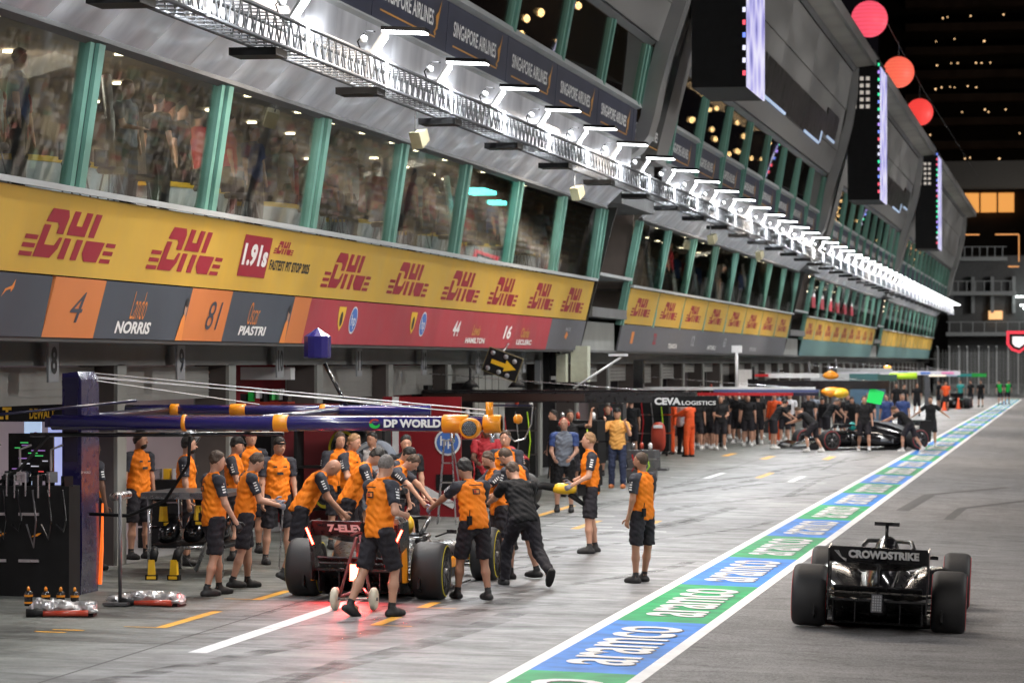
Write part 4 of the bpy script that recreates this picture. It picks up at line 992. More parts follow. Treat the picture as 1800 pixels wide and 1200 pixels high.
def rotv(v, ax, ang): return np.array(Matrix.Rotation(ang, 3, ax) @ Vector(v))
def limb_dir(pitch, out, side):
    """pitch: 0 down, 90 forward, 180 up; out: degrees away from the body"""
    p, o = R(pitch), R(out)
    return np.array((side*math.sin(o), math.sin(p)*math.cos(o), -math.cos(p)*math.cos(o)))
SK = {'fair': 'skin', 'tan': 'skin_tan', 'dark': 'skin_dark'}
def person(label, loc, face, h=1.78, lean=0, side=0, twist=0, armL=(5,8,10,5), armR=(5,8,10,5), legL=(3,3,-3), legR=(3,3,-3), head=(0,0),
           shirt='papaya', sleeve='anthracite', lower='shorts_dark', legs='shorts', skin='fair', hair='brown', hairstyle='short', gloves=None, shoe='shoe_black',
           beard=False, cap=None, phones=False, res=.0165, back=None, group=None, build=1.07, hips=None, yoke=True, sock=True, band=False, name='person', chest=None):
    """face: heading in degrees, 0 looks along +Y (away), 90 looks to -X; local +Y is the front"""
    t = thing(name, label, 'person', loc, R(face), group)
    k = h/1.78; B = build
    tors = lambda v: rotv(rotv(v, 'X', R(-lean)), 'Y', R(side))
    # legs first: hip height from the lower foot
    def leg(side_, l):
        th, out, sh = l; d1 = limb_dir(th, out, side_); d2 = limb_dir(sh, out*.4, side_); return d1*.43*k, d2*.42*k
    l = [leg(-1, legL), leg(1, legR)]
    dz = [a[2]+b_[2]-.085*k for a, b_ in l]; hz = -min(dz)
    pel = np.array((0,0,hz+.02*k)); 
    hip = [np.array((sx*.095*k*B,0,hz)) for sx in (-1,1)]
    knee = [hip[i]+l[i][0] for i in (0,1)]; ank = [knee[i]+l[i][1] for i in (0,1)]
    waist = pel+tors((0,0,.16*k)); chestp = pel+tors((0,.0,.36*k)); neck = pel+tors((0,-.01,.54*k)); 
    tw = lambda v: tors(rotv(v, 'Z', R(twist)))
    sho = [neck+tw((sx*.185*k*B,0,-.065*k)) for sx in (-1,1)]
    hp, hy = head
    hrot = lambda v: tors(rotv(rotv(v, 'X', R(-hp)), 'Z', R(hy)))
    hc = neck+tors((0,.02*k,.06*k))+hrot((0,.02*k,.115*k))
    arms = []
    for i, a in ((0, armL), (1, armR)):
        sd = (-1,1)[i]; d1 = limb_dir(a[0], a[1], sd); d2 = limb_dir(a[2], a[3], sd)
        el = sho[i]+d1*.29*k; wr = el+d2*.26*k; arms.append((el, wr, d1, d2))
    Hm = np.array([hrot((1,0,0)), hrot((0,1,0)), hrot((0,0,1))]).T
    Tm = np.array([tors((1,0,0)), tors((0,1,0)), tors((0,0,1))]).T; Tw = np.array([tw((1,0,0)), tw((0,1,0)), tw((0,0,1))]).T
    skm = M[SK[skin]]
    b = SDF(.028*k)
    b.ell(chestp, (.155*k*B,.105*k*B,.19*k), Tw).ell(waist, (.135*k*B,.10*k*B,.17*k), Tm).ell(pel, (.155*k*B,.11*k,.13*k), Tm)
    b.cone(sho[0], sho[1], .058*k, .058*k).cone(neck-tors((0,0,.03)), hc-hrot((0,.015,.05))*k, .058*k, .050*k)
    for i in (0,1):
        el, wr, d1, d2 = arms[i]
        b.cone(sho[i], el, .054*k*B, .040*k).cone(el, wr, .041*k, .027*k)
        b.cone(hip[i], knee[i], .082*k*B, .052*k).cone(knee[i], knee[i]+l[i][1]*.38, .05*k, .056*k).cone(knee[i]+l[i][1]*.38, ank[i], .054*k, .035*k)
        b.cone(ank[i], ank[i]+np.array((0,.09,-.035))*k, .036*k, .03*k)
    # head: skull, jaw, brow, nose, ears
    b.ell(hc, (.078*k,.096*k,.110*k), Hm)
    b.ell(hc+hrot((0,.025,-.055))*k, (.056*k,.066*k,.066*k), Hm)
    b2 = None
    # hand, five fingers each
    for i in (0,1):
        el, wr, d1, d2 = arms[i]; sd = (-1,1)[i]
        pn = np.cross(d2, (0,1,0)) if abs(d2[1]) < .8 else np.cross(d2, (0,0,1)); pn = pn/np.linalg.norm(pn); wd = np.cross(pn, d2)
        pc = wr+d2*.045*k; b.cone(wr, wr+d2*.075*k, .025*k, .030*k, flat=(pn, 1.5))
        arms[i] += (pn, wd)
    me = b.mesh('body', [skm], h=res*k)
    # hands and fingers in a finer grid, joined into the same body
    def join(me, extra):
        n0 = len(me.vertices); V = [v.co[:] for v in me.vertices]; F = [p.vertices[:] for p in me.polygons]; mi = [0]*len(F)
        mats = list(me.materials)
        for e, mt in extra:
            o_ = len(V); V += [v.co[:] for v in e.vertices]; F += [tuple(q+o_ for q in p.vertices) for p in e.polygons]
            if mt not in mats: mats.append(mt)
            mi += [mats.index(mt)]*len(e.polygons)
        m2 = bpy.data.meshes.new('body'); m2.from_pydata(V, [], F)
        for m in mats: m2.materials.append(m)
        m2.polygons.foreach_set('material_index', mi); m2.polygons.foreach_set('use_smooth', [True]*len(F)); m2.update(); return m2
    def hand_sdf(i, infl=0):
        el, wr, d1, d2, pn, wd = arms[i]; q = SDF(.008*k); sd = (-1,1)[i]
        q.cone(wr-d2*.02, wr+d2*.078*k, (.022+infl)*k, (.036+infl)*k, flat=(pn, 1.9))
        for f in range(4):
            off = wd*(f-1.5)*.0185*k; ln = (.036,.042,.04,.031)[f]*k; kn = wr+d2*.082*k+off
            d3 = d2*.86+pn*sd*-.5; d3 /= np.linalg.norm(d3); d4 = d2*.45+pn*sd*-.9; d4 /= np.linalg.norm(d4)
            mid = kn+d3*ln; q.cone(kn, mid, (.0088+infl)*k, (.0082+infl)*k).cone(mid, mid+d4*ln*.8, (.0082+infl)*k, (.007+infl)*k)
        tb = wr+d2*.025*k+wd*.028*k; q.cone(tb, tb+(d2*.6+wd*.75)*.05*k, (.012+infl)*k, (.010+infl)*k).cone(tb+(d2*.6+wd*.75)*.05*k, tb+(d2*1.15+wd*.8)*.06*k, (.010+infl)*k, (.0085+infl)*k)
        return q
    hr = max(.0058, res*.4)
    ex = []
    fine = res < .02
    if not gloves and fine: ex = [(hand_sdf(i).mesh('h', [skm], h=hr), skm) for i in (0,1)]
    # face details
    fd = SDF(.010*k); fd.cone(hc+hrot((0,.084,.005))*k, hc+hrot((0,.108,-.022))*k, .009*k, .014*k)
    for sx in (-1,1): fd.ell(hc+hrot((sx*.074,-.004,-.008))*k, (.012*k,.020*k,.030*k), Hm)
    if fine:
        fd.cone(hc+hrot((-.035,.078,.022))*k, hc+hrot((.035,.078,.022))*k, .012*k, .012*k)
        ex.append((fd.mesh('f', [skm], h=.0075), skm))
        e = SDF(.002)
        for sx in (-1,1): e.ell(hc+hrot((sx*.028,.083,.006))*k, (.012*k,.008*k,.007*k), Hm)
        ex.append((e.mesh('e', [M['eye_dark']], h=.005), M['eye_dark']))
        e = SDF(.002).ell(hc+hrot((0,.088,-.052))*k, (.022*k,.008*k,.007*k), Hm); ex.append((e.mesh('m', [M['lips']], h=.005), M['lips']))
    if ex: me = join(me, ex)
    link('body', me, t)
    hm = M['hair_'+hair] if hair != 'bald' else None
    if hm:
        q = SDF(.012*k); top = {'short': .010, 'tall': .030, 'buzz': .004, 'long': .02}[hairstyle]
        q.ell(hc+hrot((0,-.010,.018+top*.5))*k, ((.083+top*.25)*k, (.098+top*.2)*k, (.104+top)*k), Hm)
        q.cut(hc+hrot((0,.052,.062))*k, hrot((0,.80,-.62))); q.cut(hc+hrot((0,-.02,-.040))*k, hrot((0,.35,-1)))
        link('hair', q.mesh('hair', [hm], h=max(.011,res*.65), wrinkle=.006 if hairstyle != 'buzz' else .001), t)
        if fine:
            br = SDF(.003)
            for sx in (-1,1): br.cone(hc+hrot((sx*.014,.094,.028))*k, hc+hrot((sx*.045,.082,.030))*k, .0045*k, .0035*k)
            link('eyebrows', br.mesh('eyebrows', [hm], h=.0055), t)
    if beard:
        q = SDF(.01*k).ell(hc+hrot((0,.035,-.068))*k, (.058*k,.066*k,.058*k), Hm); q.cut(hc+hrot((0,.07,-.034))*k, hrot((0,-.1,1)))
        link('beard', q.mesh('beard', [M['hair_'+(hair if hair != 'bald' else 'black')]], h=.010, wrinkle=.002), t)
    if cap:
        q = SDF(.006*k).ell(hc+hrot((0,-.002,.045))*k, (.083*k,.100*k,.085*k), Hm).ell(hc+hrot((0,.115,.045))*k, (.055*k,.065*k,.010*k), Hm); q.cut(hc+hrot((0,0,.030))*k, hrot((0,.1,-1)))
        link('cap', q.mesh('cap', [M[cap]], h=.011), t)
    if band:
        q = SDF(.004).ell(hc+hrot((0,0,.040))*k, (.083*k,.101*k,.09*k), Hm); q.cut(hc+hrot((0,0,.058))*k, hrot((0,-.12,1))); q.cut(hc+hrot((0,0,.030))*k, hrot((0,.12,-1)))
        link('headband', q.mesh('headband', [M['black_matte']], h=.010), t)
    if phones:
        q = SDF(.01)
        for sx in (-1,1): q.ell(hc+hrot((sx*.085,0,-.005))*k, (.026*k,.038*k,.045*k), Hm)
        for j in range(8):
            a0, a1 = math.pi*j/8, math.pi*(j+1)/8
            q.cone(hc+hrot((.088*math.cos(a0),0,.118*math.sin(a0)))*k, hc+hrot((.088*math.cos(a1),0,.118*math.sin(a1)))*k, .010, .010)
        link('ear_defenders', q.mesh('ear_defenders', [M['ext_red' if phones == 'red' else 'black_matte']], h=.011), t)
    # shirt body
    g = .016*k
    q = SDF(.035*k)
    q.ell(chestp, (.162*k*B+g,.112*k*B+g,.195*k+g), Tw).ell(waist, (.150*k*B+g,.116*k*B+g,.20*k), Tm).ell(pel+tors((0,0,.00*k)), (.168*k*B+g,.124*k+g,.24*k), Tm)
    q.cone(sho[0]*.9+sho[1]*.1, sho[1]*.9+sho[0]*.1, .062*k+g*.5, .062*k+g*.5).cone(neck-tors((0,0,.05))*k, neck+tors((0,.01,.035))*k, .068*k, .062*k)
    q.cut(neck+tors((0,.0,.028))*k, tors((0,-.35,1))); q.cut(pel+tors((0,0,-.085*k)), tors((.06,0,-1)))
    link('shirt', q.mesh('shirt', [M[shirt]], h=res*k, wrinkle=.0095), t)
    for i in (0,1):
        q = SDF(.02*k)
        el, wr, d1, d2, pn, wd = arms[i]; e2 = sho[i]+d1*(.20 if legs != 'overall' else .30)*k
        q.cone(sho[i], e2+d1*.05, .066*k*B+g*.3, .060*k, clip=[(e2, d1)])
        if legs == 'overall' or sleeve == 'long': q.cone(el, wr, .055*k, .045*k, clip=[(wr-d2*.01, d2)])
        if yoke: q.cone(sho[i], neck*.62+sho[i]*.38+tors((0,0,-.012))*k, .063*k+g*.75, .056*k+g*.4)
        link('sleeve', q.mesh('sleeve', [M[sleeve if sleeve != 'long' else shirt]], h=res*k, wrinkle=.006), t)
    if fine and sleeve == 'anthracite' and shirt == 'papaya':
        mb = MB()
        for i in (0,1):      # pale print down the sleeve
            el, wr, d1, d2, pn, wd = arms[i]; sd = (-1,1)[i]
            o_ = np.cross(d1, (0,1,0)) if abs(d1[1]) < .85 else np.array((sd,0,0.)); o_ = o_/np.linalg.norm(o_)
            if o_[0]*sd < 0: o_ = -o_
            s2 = np.cross(o_, d1)
            for j in range(4):
                c0 = sho[i]+d1*(.05+.034*j)*k+o_*.073*k; mb.quad(*[tuple(c0+s2*a_*.022*k+d1*b_*.008*k) for a_, b_ in ((-1,-1),(1,-1),(1,1),(-1,1))])
        mb.build('sleeve_print', M['white_print'], t)
    # chest print, belt radio with earpiece cable
    if fine and shirt == 'papaya':
        mb = MB(); c0 = chestp+tw((0, (.128*B+.018)*k, .05*k)); ux, uz = tw((1,0,0)), tw((0,0,1))
        for x0, x1, z0, z1 in ((-.10,-.045,0,.022),(.045,.10,.0,.022),(-.045,.045,-.10,-.065)): mb.add([tuple(c0+ux*a_*k+uz*b_*k) for a_, b_ in ((x0,z0),(x1,z0),(x1,z1),(x0,z1))], [(0,1,2,3)])
        mb.build('chest_print', M['black_print'], t)
        rad = MB(); rp = pel+tors((.13*k*(1 if int(h*100) % 2 else -1), -.12*k, .02*k)); rad.box(tuple(rp), (.055,.035,.11)).tube([tuple(rp+np.array((0,0,.05))), tuple(rp+np.array((0,-.01,.13)))], .006, 5); rad.build('belt_radio', M['black_matte'], t)
    # collar
    if shirt == 'papaya':
        q = SDF(.01).cone(neck+tors((0,.005,.0))*k, neck+tors((0,.012,.045))*k, .069*k, .066*k); q.cut(neck+tors((0,.012,.045))*k, tors((0,-.3,1)))
        link('collar', q.mesh('collar', [M['papaya']], h=.012), t)
    if back:     # sponsor badge: 'back' on the shoulders, 'chest' on the front
        sgn = -1; y_ = -(.126*B+.018)*k; mb = MB()
        c0 = chestp+tw((0, y_, .0)); ux, uz = tw((1,0,0)), tw((0,0,1))
        outer = [(-.05,-.035),(.05,-.035),(.05,.035),(-.05,.035)]
        mb.add([tuple(c0+ux*a_*k+uz*(b_+.02)*k) for a_, b_ in outer], [(0,1,2,3)]); mb.mi = 1
        mb.add([tuple(c0-tw((0,.003,0))+ux*a_*.72*k+uz*(b_*.6+.02)*k) for a_, b_ in outer], [(0,1,2,3)]); mb.mi = 2
        mb.add([tuple(c0-tw((0,.005,0))+ux*(a_*.35-.018)*k+uz*(b_*.5+.02)*k) for a_, b_ in outer], [(0,1,2,3)]); mb.mi = 0
        for x0, x1, z0, z1 in ((-.085,.085,.098,.109),): mb.add([tuple(c0+ux*x0*k+uz*z0*k),tuple(c0+ux*x1*k+uz*z0*k),tuple(c0+ux*x1*k+uz*z1*k),tuple(c0+ux*x0*k+uz*z1*k)], [(0,1,2,3)])
        mb.build('badge', [M['black_print'], M['orange_print'], M['ext_red']], t)
    # trousers, shorts or overalls
    q = SDF(.03*k); q.ell(pel, (.160*k*B+.008,.118*k+.008,.135*k), Tm)
    for i in (0,1):
        u1 = l[i][0]/np.linalg.norm(l[i][0]); u2 = l[i][1]/np.linalg.norm(l[i][1])
        if legs == 'shorts': q.cone(hip[i], knee[i]+u1*.04, .104*k*B, .090*k, clip=[(knee[i]-u1*.015*k, u1)])
        else:
            loose = .012 if legs == 'overall' else .004
            q.cone(hip[i], knee[i], .094*k*B+loose, .074*k+loose); q.cone(knee[i], ank[i], .076*k+loose, .060*k+loose, clip=[(ank[i]+u2*.02, u2)])
    q.cut(pel+tors((0,0,.11*k)), tors((0,0,1)))
    link('shorts' if legs == 'shorts' else 'trousers', q.mesh('shorts', [M[lower]], h=res*k, wrinkle=.008), t)
    # shoes and socks
    for i in (0,1):
        q = SDF(.02*k); sk_ = SDF(.01*k)
        u2 = l[i][1]/np.linalg.norm(l[i][1]); pitch = math.atan2(u2[1], -u2[2])        # shin pitch turns the foot
        lift = ank[i][2]-.085*k; tip = max(-1.1, min(.5, pitch)) if lift > .03 else 0
        fw = np.array((0, math.cos(tip), math.sin(tip))); dn = np.array((0, math.sin(tip), -math.cos(tip)))
        a = ank[i]; heel = a+dn*.045*k-fw*.035*k; toe = a+dn*.052*k+fw*.15*k; ball = a+dn*.048*k+fw*.09*k
        sole = a+dn*.082*k
        heel = heel+dn*.008*k; q.cone(heel, ball, .050*k, .052*k, clip=[(sole, dn)]).cone(ball, toe, .052*k, .042*k, clip=[(sole, dn)]).cone(a-dn*.02*k, a+dn*.04*k+fw*.03, .043*k, .056*k, clip=[(sole, dn)])
        sk_.cone(a-u2*.06*k, a, .041*k, .040*k)
        link('shoe', q.mesh('shoe', [M[shoe]], h=min(res,.014) if res < .04 else .03), t)
        if sock and legs == 'shorts' and res < .04: link('sock', sk_.mesh('sock', [M['sock' if shoe == 'shoe_black' else 'white_shirt']], h=min(res,.014)), t)
    if gloves and fine:
        for i in (0,1): link('glove', hand_sdf(i, .003).mesh('glove', [M[gloves]], h=hr), t)
    return t

OR = dict(shirt='papaya', sleeve='anthracite')
DK = dict(shirt='black_shirt', sleeve='black_shirt', lower='shorts_dark', yoke=False)
def gp(X, Y): return (X, Y, gz(X))
G1 = 'orange and black pit crew around the car in its box'
# heading helper: face=0 looks away along the lane, -90 looks to the lane (+X), 90 to the garages
crew = {}
crew[1] = person('crew man in orange seen from behind at the rear left wheel, arms hanging, black gloves', gp(-10.55,38.5), -52, 1.80, head=(8,-12), armL=(4,6,12,4), armR=(12,10,30,6), legL=(14,4,4), legR=(-6,3,-14), gloves='glove_black', back=1, hair='brown', skin='fair', **OR)
crew[2] = person('crew man in orange holding grey gloves before him, second from the trestle', gp(-10.5,39.8), -62, 1.76, lean=8, head=(20,0), armL=(25,5,80,-10), armR=(20,5,75,-10), legL=(10,3,0), legR=(-8,3,-18), gloves='glove_grey', hair='brown', **OR)
crew[3] = person('bald crew man bending over the rear left tyre of the orange car', gp(-10.15,41.4), -70, 1.80, lean=32, head=(25,0), armL=(28,5,38,0), armR=(22,8,45,0), legL=(12,5,0), legR=(-12,5,-22), hair='bald', skin='tan', back=None, **OR)
crew[4] = person('crew man with black headband standing behind the trestle, facing the camera side', gp(-11.2,44.3), -150, 1.82, head=(12,20), armL=(8,6,15,4), armR=(8,6,15,4), legL=(4,5,-4), legR=(-3,5,-6), hair='black', band=True, **OR)
crew[5] = person('tall young crew man in orange at the back beside a grey pole', gp(-12.2,46.6), -140, 1.86, head=(0,-10), hair='brown', hairstyle='tall', **OR)
crew[6] = person('bearded crew man in profile at the trestle, dark quiff', gp(-12.35,43.6), -80, 1.82, head=(5,0), hair='black', hairstyle='tall', beard=True, **OR)
crew[7] = person('bearded crew man in orange standing square behind the steel trestle', gp(-13.35,44.6), -125, 1.84, head=(4,25), hair='black', hairstyle='tall', beard=True, armL=(0,9,5,6), armR=(0,9,5,6), **OR)
crew[8] = person('crew man in black cap turned sideways beside the blue gantry post', gp(-13.9,44.9), -80, 1.80, head=(0,0), hair='black', cap='black_matte', **OR)
crew[9] = person('crew man in orange half hidden behind the blue gantry post', gp(-13.3,42.2), -40, 1.78, head=(0,0), hair='black', skin='dark', **OR)
crew[10] = person('crew man with headband reaching a black glove over the rear wing', gp(-10.0,43.6), -75, 1.84, lean=28, head=(15,-15), armL=(55,5,68,5), armR=(20,12,50,0), legL=(12,5,5), legR=(-10,5,-20), gloves='glove_black', hair='black', band=True, **OR)
crew[11] = person('fair haired crew man in orange fastening a cuff, arms raised before his chest', gp(-10.65,46.6), -108, 1.83, head=(15,0), armL=(20,8,95,-25), armR=(20,8,92,-25), hair='blond', **OR)
crew[12] = person('photographer in white vest and grey shorts aiming a camera beside the red garage', gp(-11.1,50.2), 160, 1.76, head=(5,0), armL=(55,15,150,-10), armR=(60,15,150,-12), shirt='white_shirt', sleeve='black_shirt', lower='grey_shirt', hair='black', skin='tan', yoke=False)
crew[13] = person('crew man striding before the rear right wheel with the white wheeled jack, seen from behind', gp(-7.95,36.25), -38, 1.9, head=(14,18), lean=5, armL=(12,6,70,5), armR=(-12,22,80,-25), legL=(-16,2,-27), legR=(17,2,-6), hair='grey', hairstyle='buzz', back=1, skin='fair', **OR)
crew[14] = person('man in black shirt almost hidden behind the striding jack man', gp(-10.0,47.5), -160, 1.80, head=(10,0), hair='black', **DK)
crew[15] = person('crew man leaning in and pushing the rear right wheel with a stretched grey gloved arm', gp(-7.35,39.1), 38, 1.78, lean=16, head=(12,15), armL=(58,12,62,10), armR=(25,6,60,-5), legL=(16,5,6), legR=(2,5,-12), gloves='glove_grey', hair='black', hairstyle='tall', back=1, skin='tan', **OR)
crew[16] = person('crew man in black shirt and trousers pushing off one leg beside the car', gp(-7.15,41.6), 32, 1.84, lean=30, head=(5,15), armL=(55,6,75,-5), armR=(40,6,70,-5), legL=(38,4,6), legR=(-20,4,-58), hair='brown', beard=True, legs='trousers', gloves='glove_black', **dict(DK, yoke=False))
crew[17] = person('crew man in orange whose face shows between the two pushing men', gp(-7.9,43.9), 120, 1.72, lean=10, head=(12,10), armL=(50,5,70,-5), armR=(50,5,70,-5), hair='brown', beard=True, **OR)
crew[18] = person('tall crew man in orange facing the camera under the boom lamp, arms folded low', gp(-8.75,49.2), 172, 1.86, head=(4,6), armL=(15,10,70,-25), armR=(15,10,70,-25), hair='brown', **OR)
crew[19] = person('crew man in orange and long black breeches stooping at the right of the car', gp(-7.45,43.0), 68, 1.84, lean=12, head=(28,0), armL=(15,6,75,-8), armR=(-10,10,55,0), legL=(10,4,-2), legR=(-8,4,-16), hair='brown', hairstyle='buzz', beard=True, gloves='glove_black', **OR)
crew[20] = person('fair crew man in orange holding a yellow blower with a black nozzle', gp(-7.38,48.95), 105, 1.86, head=(-4,-8), armL=(12,10,62,0), armR=(8,14,66,-18), legL=(5,4,-2), legR=(-5,4,-8), gloves='glove_grey', hair='blond', **OR)
crew[21] = person('bearded crew man in orange standing alone beside the painted strip', gp(-5.75,42.9), 62, 1.76, head=(-2,12), armL=(2,6,14,4), armR=(6,8,24,6), legL=(3,3,-1), legR=(-1,3,10), hair='brown', hairstyle='buzz', beard=True, skin='tan', sock=True, **OR)
crew[22] = person('bald man with red ear defenders in grey and black shirt', gp(-9.75,61.3), 185, 1.84, armL=(15,8,60,-20), armR=(10,8,60,-15), shirt='grey_shirt', sleeve='blue_shirt', hair='bald', phones='red', lower='black_shirt')
crew[23] = person('man in red shirt stooping over a tyre beside the grey column', gp(-10.9,63.0), 60, 1.74, lean=62, head=(-20,0), armL=(15,5,10,0), armR=(15,5,10,0), legL=(20,5,-5), legR=(0,5,-20), shirt='red_shirt', sleeve='red_shirt', hair='black', skin='tan', lower='black_shirt', yoke=False)
crew[24] = person('photographer in ochre vest and jeans with a camera held to the face', gp(-10.35,72.9), 178, 1.84, head=(0,0), armL=(35,22,150,-15), armR=(45,22,158,-15), shirt='vest_ochre', sleeve='vest_ochre', lower='jeans', legs='trousers', shoe='shoe_tan', hair='black', cap='black_matte', yoke=False)
crew[25] = person('man in dark shirt with a hand raised to his head behind the grey column', gp(-10.7,68), 200, 1.86, armL=(100,40,190,10), armR=(10,8,30,5), hair='black', skin='tan', **DK)
crew[26] = person('man in red team shirt writing on a board under the boom end', gp(-10.4,56.5), 190, 1.80, head=(18,0), armL=(25,8,80,-15), armR=(25,8,75,-15), shirt='red_shirt', sleeve='red_shirt', hair='black', skin='dark', yoke=False, lower='black_shirt')
crew[27] = person('crew man in dark overalls bowed over inside the car box behind the front wheel', gp(-10.1,46.6), -100, 1.75, lean=25, head=(20,0), shirt='papaya', sleeve='anthracite', hair='black', cap='black_matte')
# black-shirted crew and bystanders further along
far = dict(res=.026)
CR = 'black shirted crew at the dark car being pushed back'
def pos(i, X, Y, face, label, **kw):
    d = dict(far); d.update(DK); d.update(kw); return person(label, gp(X, Y), face, **d)
pos(0, -9.2,100.5, 60, 'marshal in orange overalls facing the white shirted man', shirt='marshal_orange', sleeve='long', lower='marshal_orange', legs='overall', hair='black', armL=(60,5,80,-10), armR=(60,5,80,-10)).location = gp(-11.5,96.6)
pos(0, 0,0, 150, 'marshal in orange overalls at the left, bag at his side', shirt='marshal_orange', sleeve='long', lower='marshal_orange', legs='overall', hair='black').location = gp(-12.4,98.8)
pos(0, -12.0,98.9, -40, 'man in white shirt and black trousers between the two orange marshals', shirt='white_shirt', sleeve='white_shirt', lower='black_shirt', legs='trousers', hair='black')
pos(0, -12.9,93.8, 20, 'man in black shorts with his back turned beside the red display stand', hair='brown')
pos(0, -13.1,92.0, -60, 'seated looking dark figure beside the grey pillar', hair='black', lean=20, armL=(30,5,60,0))
row = [(-11.9,105,170,'tall bearded man in black at the left of the waiting crew','brown',0),(-11.4,104.4,200,'grey bearded man in black resting his hands together','grey',1),(-11.0,109.5,180,'man in black shirt half hidden behind the tall bearded man','black',0),
       (-10.9,112,20,'man in black seen from behind near the pushed car nose','black',0),(-10.1,113.5,10,'broad man in black leaning towards the pushed car','black',2),(-11.6,116,150,'man in black further back by the garage','brown',0),
       (-10.3,118,170,'man in white shirt behind the crew','grey',3),(-9.7,121,190,'man in grey shirt beside the white garage door','brown',4),(-9.0,117,180,'dark haired man leaning over the pushed car cockpit','black',2),
       (-8.2,118.5,170,'crew man in black with bare arms crossed behind the car','brown',1),(-7.4,117.8,185,'crew man in black with folded arms behind the rear wheel','grey',1),(-6.8,119,160,'crew man in dark blue at the rear wheel','black',5),
       (-9.9,107,-60,'red capped man in black bending at the front wing','black',6),(-8.65,119.5,200,'crouching crew man in black behind the car','brown',7)]
for (X, Y, f, lb, hr_, kd) in row:
    kw = dict(hair=hr_)
    if kd == 1: kw.update(armL=(15,8,80,-30), armR=(15,8,80,-30))
    if kd == 2: kw.update(lean=35, armL=(50,5,60,0), armR=(50,5,60,0))
    if kd == 3: kw.update(shirt='white_shirt', sleeve='white_shirt')
    if kd == 4: kw.update(shirt='grey_shirt', sleeve='grey_shirt')
    if kd == 5: kw.update(shirt='blue_shirt', sleeve='blue_shirt', lower='blue_shirt')
    if kd == 6: kw.update(lean=35, cap='ext_red', armL=(50,5,60,0), armR=(50,5,60,0))
    if kd == 7: kw.update(lean=30, h=1.6)
    pos(0, X, Y, f, lb, shoe='shoe_white', **kw)
pos(0, -8.35,104.6, 75, 'crew man in black bending to push the front of the dark car, white shoes', lean=48, armL=(50,5,70,0), armR=(50,5,70,0), legL=(30,4,-10), legR=(-5,4,-30), hair='brown', shoe='shoe_white')
pos(0, -6.85,106.8, -170, 'tall crew man in black striding beside the dark car, white shoes', armL=(5,8,20,4), legL=(18,4,5), legR=(-12,4,-28), hair='brown', shoe='shoe_white', h=1.86)
pos(0, -5.35,107.2, 75, 'crew man in black leaning hard to push the rear wheel, white shoes', lean=45, armL=(62,5,68,0), armR=(62,5,68,0), legL=(28,4,0), legR=(-20,4,-35), hair='brown', shoe='shoe_white', h=1.82)
pos(0, -4.95,113.8, 178, 'crew man in black with both arms spread beside the painted strip', armL=(10,48,20,52), armR=(10,48,20,52), legL=(3,6,0), legR=(0,6,-4), hair='black', shoe='shoe_white')
pos(0, -8.9,150, 170, 'marshal in orange overalls standing by a green hoarding', shirt='marshal_orange', sleeve='long', lower='marshal_orange', legs='overall', hair='black')
fr = [(-9.3,172,'black_shirt'),(-8.7,168,'black_shirt'),(-8.4,176,'black_shirt'),(-7.6,196,'marshal_orange'),(-8.3,203,'black_shirt'),(-7.2,210,'teal_paint'),(-6.6,212,'black_shirt'),(-6.0,214,'black_shirt')]
nm = ['capped man in black past the orange marshal','man in black crossing the lane far along','man in black beside the far car box','marshal in orange far along by the traffic cones','man in black at the far car box','man in teal shirt leaning over the far car','man in black right of the far car','last man in black at the far car box']
for (X, Y, c_), lb in zip(fr, nm): pos(0, X, Y, rnd.uniform(120,220), lb, shirt=c_, sleeve=c_, hair='black', res=.045)
for i, (X, Y, f) in enumerate(((-5.0,228,160),(-4.6,231,200))):
    pos(0, X, Y, f, ['far crew man in green and black crouching on the lane, left of two','far crew man in green and black crouching on the lane, right of two'][i], shirt='green_paint', sleeve='black_shirt', lean=25, hair='black', res=.045)
# person at the right edge, only a hand and a blue sleeve show
person('person in blue at the right edge with a raised hand', (.20,25.5,-.45), 95, 1.70, armL=(25,5,60,0), armR=(62,8,60,-6), shirt='blue_shirt', sleeve='long', hair='black', lower='jeans', legs='trousers', yoke=False)

# more crew filling the box and the garage mouths
person('crew man in orange with black cap behind the second man of the left group', gp(-12.0,44.9), -85, 1.79, head=(10,0), hair='black', cap='black_matte', armL=(20,5,60,0), armR=(20,5,60,0), **OR)
person('crew man in orange at the front wheel, only his stooped back showing', gp(-9.9,45.2), -95, 1.78, lean=40, head=(10,0), armL=(50,5,40,0), armR=(50,5,40,0), hair='brown', **OR)
person('crew man in orange with ear defenders beyond the fair haired man', gp(-11.2,48.2), -150, 1.80, head=(8,0), hair='brown', phones='black', **OR)
person('dark clothed man in the red garage mouth under the boom lettering', gp(-12.2,55), -170, 1.80, head=(8,0), hair='black', **DK)
person('man in red team shirt behind the step ladder', gp(-11.9,59.6), -160, 1.78, shirt='red_shirt', sleeve='red_shirt', hair='brown', lower='black_shirt', yoke=False, cap='ext_red')
person('man in red team shirt left of the grey column', gp(-11.7,61.8), 170, 1.80, shirt='red_shirt', sleeve='red_shirt', hair='black', lower='black_shirt', yoke=False, armL=(30,5,80,-20))
person('man in dark shirt at the black trolley left of the photographer in ochre', gp(-11.6,71.5), 120, 1.79, hair='black', **DK)
person('man in dark shirt with red headset between the ochre vest and the red stand', gp(-11.6,80), 180, 1.8, hair='brown', phones='red', res=.022, **DK)
